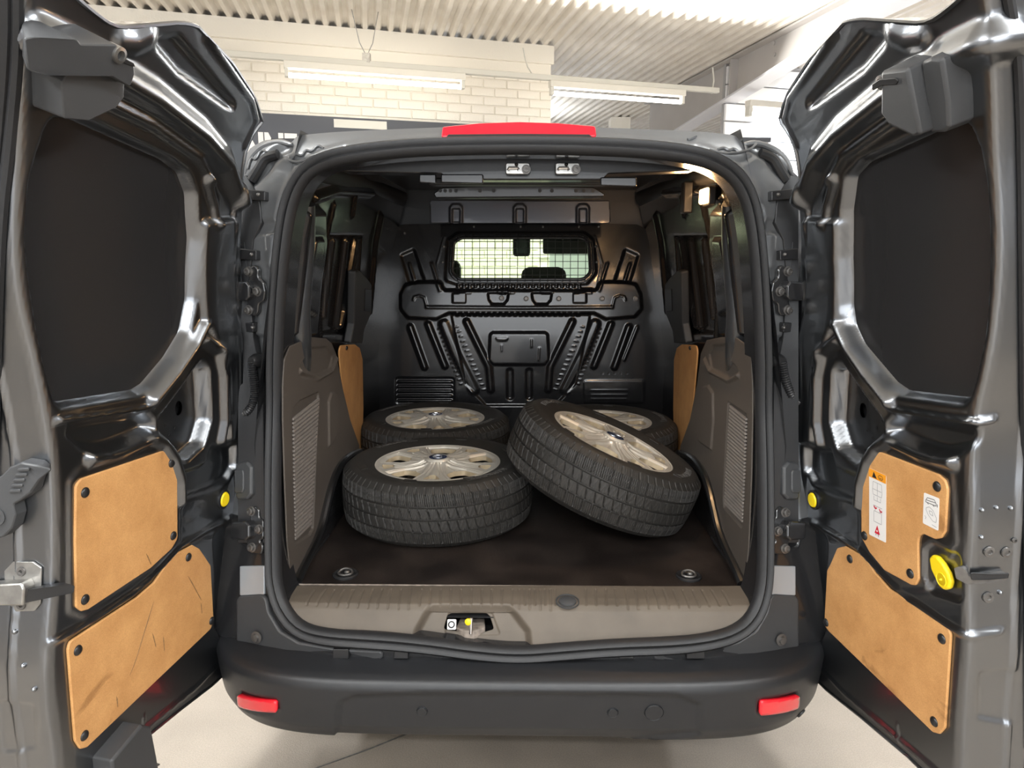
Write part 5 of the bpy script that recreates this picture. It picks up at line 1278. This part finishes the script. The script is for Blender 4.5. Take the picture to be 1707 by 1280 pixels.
# ================================================================== THE FOUR WHEELS
RT, WT = .325, .205
def make_tyre():
    hw = WT / 2
    pr = [(.205, -.080), (.212, -.088), (.228, -.092), (.250, -.099), (.272, -.1025), (.290, -.100), (.300, -.094), (.308, -.088), (.314, -.080)]
    side = pr; cross = []
    n_side = 22
    ps = resample(chaikin(np.array(side), 2, False), n_side, False)
    xs_ = np.concatenate([np.linspace(-.079, -.0475, 9), [-.0455, -.043, -.0415, -.038, -.036], np.linspace(-.032, -.006, 7), [-.0035, -.002, .002, .0035], np.linspace(.006, .032, 7), [.036, .038, .0415, .043, .0455], np.linspace(.0475, .079, 9)])
    crown = [(RT - .006 * (abs(x) / .08) ** 3 - .0012 * (x / .08) ** 2, x) for x in xs_]
    P = [tuple(p) for p in ps[:-1]] + crown + [(r, -h) for r, h in ps[:-1][::-1]]
    P = np.array(P); r0 = P[:, 0]; h0 = P[:, 1]; K = len(P)
    NA = 1260; ang = np.linspace(0, 2 * pi, NA, endpoint=False)
    Rr = np.tile(r0, (NA, 1)); Hh = np.tile(h0, (NA, 1)); A = np.tile(ang[:, None], (1, K))
    tread = (np.abs(h0) < .0795) & (r0 > .31); sh = (np.abs(h0) >= .0395) & (r0 > .298)
    dep = np.zeros((NA, K))
    for g in (-.0395, 0.0, .0395): dep += np.where(np.abs(h0[None] - g) < .0028, .0065, 0) * tread[None]
    def sipes(mask, count, skew, width, d, phase=0):
        ph = ((A + skew * h0[None] / RT + phase) * count / (2 * pi)) % 1.0
        w = width * count / (2 * pi * RT)
        return np.where((np.minimum(ph, 1 - ph) < w / 2), d, 0) * mask[None]
    mid = tread & (np.abs(h0) > .0030) & (np.abs(h0) < .0365)
    sho = (np.abs(h0) > .0425) & (r0 > .302)
    up = (h0 > 0); 
    fade = np.where(np.abs(h0) > .078, .55, 1.0)[None]
    dep = np.maximum(dep, sipes(mid & up, 70, .30, .0026, .0045)); dep = np.maximum(dep, sipes(mid & ~up, 70, .30, .0026, .0045, .03))
    dep = np.maximum(dep, sipes(mid, 350, .30, .0010, .0022))
    dep = np.maximum(dep, sipes(sho, 70, .15, .0052, .0060, .02) * fade); dep = np.maximum(dep, sipes(sho, 315, .15, .0014, .0026) * fade)
    Rr = Rr - dep
    # moulded rings on the sidewall
    ring = .0009 * ((np.abs(r0 - .296) < .003) | (np.abs(r0 - .232) < .003)); Hh = Hh + np.sign(h0)[None] * ring[None]
    V = np.stack([Rr * np.cos(A), Rr * np.sin(A), Hh], -1).reshape(-1, 3)
    i = np.arange(NA)[:, None]; k = np.arange(K - 1)[None]; i2 = (i + 1) % NA
    Q = np.stack([i * K + k, i2 * K + k, i2 * K + k + 1, i * K + k + 1], -1).reshape(-1, 4)
    me = bpy.data.meshes.new('tyre'); me.vertices.add(len(V)); me.vertices.foreach_set('co', V.astype(np.float32).ravel())
    me.loops.add(len(Q) * 4); me.loops.foreach_set('vertex_index', Q.ravel().astype(np.int32)); me.polygons.add(len(Q))
    me.polygons.foreach_set('loop_start', np.arange(0, len(Q) * 4, 4, dtype=np.int32)); me.polygons.foreach_set('use_smooth', np.ones(len(Q), bool))
    me.materials.append(M['tyre']); me.update(calc_edges=True); me.validate(); me.set_sharp_from_angle(angle=math.radians(40))
    return me
RH = .2165
def make_hubcap():
    def dish(r):
        return np.interp(r, [0, .03, .045, .07, .12, .17, .195, .205, .212, .2165], [.018, .018, .016, .008, .004, .0045, .004, .006, .004, -.004])
    holes = []
    wide = lambda a: [(.116, a - .20), (.126, a - .30), (.180, a - .27), (.189, a - .22), (.192, a), (.189, a + .22), (.180, a + .27), (.126, a + .30), (.116, a + .20), (.110, a)]
    nar = lambda a: [(.152, a - .07), (.189, a - .15), (.192, a), (.189, a + .15), (.152, a + .07)]
    toxy = lambda pl: np.array([(r * math.cos(t), r * math.sin(t)) for r, t in pl])
    hw_ = []; 
    for k in range(5):
        a = 2 * pi * k / 5 - pi / 2 + .63
        hw_.append(resample(fillet(toxy(wide(a)), .010, 4), 60)); hw_.append(resample(fillet(toxy(nar(a + pi / 5)), .004, 3), 40))
    HS = Surf(lambda x, y: np.stack([x, y, dish(np.hypot(x, y))], -1), (-.22, .22), (-.22, .22))
    st2 = []
    for k in range(5):
        a = 2 * pi * k / 5 - pi / 2 + .63
        P = lambda r, t: (r * math.cos(t), r * math.sin(t))
        # frame round each wide opening and a flared trough above it
        st2.append(('p', toxy([(.062, a - .05), (.10, a - .22), (.128, a - .32), (.196, a - .30), (.198, a), (.196, a + .30), (.128, a + .32), (.10, a + .22), (.062, a + .05)]), -.007, .006))
        st2.append(('l', np.array([P(.055, a), P(.108, a)]), .003, .006, .004))
        for q in (-1, 1):
            st2.append(('l', np.array([P(.048, a + q * .30), P(.09, a + q * .36), P(.13, a + q * .375), P(.195, a + q * .335)]), -.006, .005, .0022))
            st2.append(('l', np.array([P(.05, a + q * .52), P(.11, a + q * .49), P(.15, a + q * .50)]), -.006, .005, .0022))
        c = a + pi / 5
        st2.append(('l', np.array([P(.05, c), P(.14, c)]), .0035, .010, .006))
        st2.append(('l', np.array([P(.155, c), P(.188, c)]), .002, .004, .010))
    o = panel('hubcap', HS, resample(np.array([(RH * math.cos(t), RH * math.sin(t)) for t in np.linspace(0, 2 * pi, 180, endpoint=False)]), 240), st2, .0017, M['hub'], None, holes=hw_, thick=None)
    # walls of the openings
    for h in hw_:
        mb = MB()
        n = len(h); top = HS.at(h[:, 0], h[:, 1], height(h, st2)); top[:, 2] = dish(np.hypot(h[:, 0], h[:, 1])) + height(h * .999, st2)
        cc = h.mean(0); bt = np.stack([cc[0] + (h[:, 0] - cc[0]) * .93, cc[1] + (h[:, 1] - cc[1]) * .93, dish(np.hypot(h[:, 0], h[:, 1])) - .022], 1)
        k = len(mb.v); mb.v += [tuple(v) for v in top] + [tuple(v) for v in bt]; mb.f += [(k + i, k + (i + 1) % n, k + n + (i + 1) % n, k + n + i) for i in range(n)]
        mb.build('opening_wall', M['hubdust'], o)
    # rolled outer rim
    t_ = np.linspace(0, 2 * pi, 120, endpoint=False)
    MB().tube([(.2135 * math.cos(a), .2135 * math.sin(a), .002) for a in t_], .0045, 8, closed=True).build('rim_bead', M['hub'], o)
    MB().lathe([(.046, .010), (.041, .020), (.036, .0235), (.031, .0235), (.0305, .021)], Matrix(), 48, cap=False).build('centre_ring', M['hub'], o)
    ov = Matrix.Diagonal((1.0, .62, 1, 1))
    MB().lathe([(.0305, .020), (.0305, .0236), (.001, .0242)], Matrix(), 48).build('centre_badge', M['bluebadge'], o, label='dark blue round centre badge')
    MB().lathe([(.0262, .0235), (.0262, .0249), (.0250, .0251), (.0247, .0244)], ov, 48, cap=False).build('badge_ring', M['chrome'], o)
    Vt, Ft = text_mesh('Ford', .0165, bold=.0002, extrude=.0002); Vt[:, 2] += .0244; Vt[:, 0] += Vt[:, 1] * .25
    mesh_obj('badge_script', Vt, Ft, M['chrome'], o, False)
    return o
def make_wheel():
    root = empty('wheel', (0, 0, 0))
    t = bpy.data.objects.new('tyre', make_tyre()); COL.objects.link(t); t.parent = root
    # inner face of the rim and the steel disc behind the cap
    rim = MB().lathe([(.206, .082), (.200, .076), (.196, .02), (.196, -.03), (.200, -.076), (.206, -.082), (.209, -.07), (.209, .07)], Matrix(), 64, cap=False).lathe([(.198, .030), (.15, .044), (.11, .030), (.08, .05), (.001, .052)], Matrix(), 64).build('steel_rim', M['blk'], root)
    h = make_hubcap(); h.parent = root; h.location = (0, 0, .082)
    # lettering, read from outside
    letters = MB()
    for body, a0_, rad, sz, sp in (('HANKOOK', -pi / 2 + 1.05, .262, .028, .023), ('HANKOOK', pi / 2 + 1.05, .262, .028, .023)):
        for i, ch in enumerate(body):
            if ch == ' ': continue
            Vt, Ft = text_mesh(ch, sz, bold=.0006, extrude=.0006)
            a = a0_ - i * sp / rad
            R_ = Matrix.Rotation(a - pi / 2, 3, 'Z'); 
            P = [R_ @ Vector((v[0], v[1] + rad, v[2] + .1030)) for v in Vt]
            letters.add(P, Ft)
    letters.build('sidewall_lettering', M['letter'], t, smooth=False, kind='stuff')
    # moulded panel marks on the sidewall
    mk = MB()
    for a_ in (.35, 1.25, 2.0, 3.5, 4.4, 5.15):
        A1 = [(.248, a_), (.276, a_ + .02), (.276, a_ + .20), (.248, a_ + .16)]
        mk.prism([Vector((r * math.cos(q), r * math.sin(q), .1000)) for r, q in A1], [Vector((r * math.cos(q), r * math.sin(q), .1030)) for r, q in A1])
    mk.build('sidewall_marks', M['tyre'], t, smooth=False, kind='stuff')
    for a in (.4,):
        MB().tube([(.17 * math.cos(a), .17 * math.sin(a), .045), (.172 * math.cos(a), .172 * math.sin(a), .066)], .004, 8).build('valve', M['blk'], root)
    return root
def copy_tree(o, parent=None):
    c = o.copy(); COL.objects.link(c); c.parent = parent
    for ch in list(o.children): copy_tree(ch, c)
    return c
w1 = make_wheel()
specs = [((-.281, .554, .703), (0, 0, 1), 0.0, 'wheel with silver hubcap lying flat at the front left of the load floor'),
         ((.280, .5125, .800), (.4188, -.0336, 1), 0.35, 'tilted wheel leaning over the front left one, facing up and right'),
         ((-.370, 1.212, .703), (0, 0, 1), 0.2, 'wheel lying flat at the back left, near the louvred bulkhead corner'),
         ((.345, 1.165, .703), (0, 0, 1), 0.9, 'wheel mostly hidden at the back right behind the tilted wheel')]
for i, (loc, nrm_, spin, lab) in enumerate(specs):
    o = w1 if i == 0 else copy_tree(w1)
    fm_ = frame(loc, nrm_, (1, 0, -.4)) @ Matrix.Rotation(spin, 4, 'Z')
    o.matrix_world = fm_
    o['label'] = lab; o['category'] = 'wheel'; o['group'] = 'wheels lying in the load space'
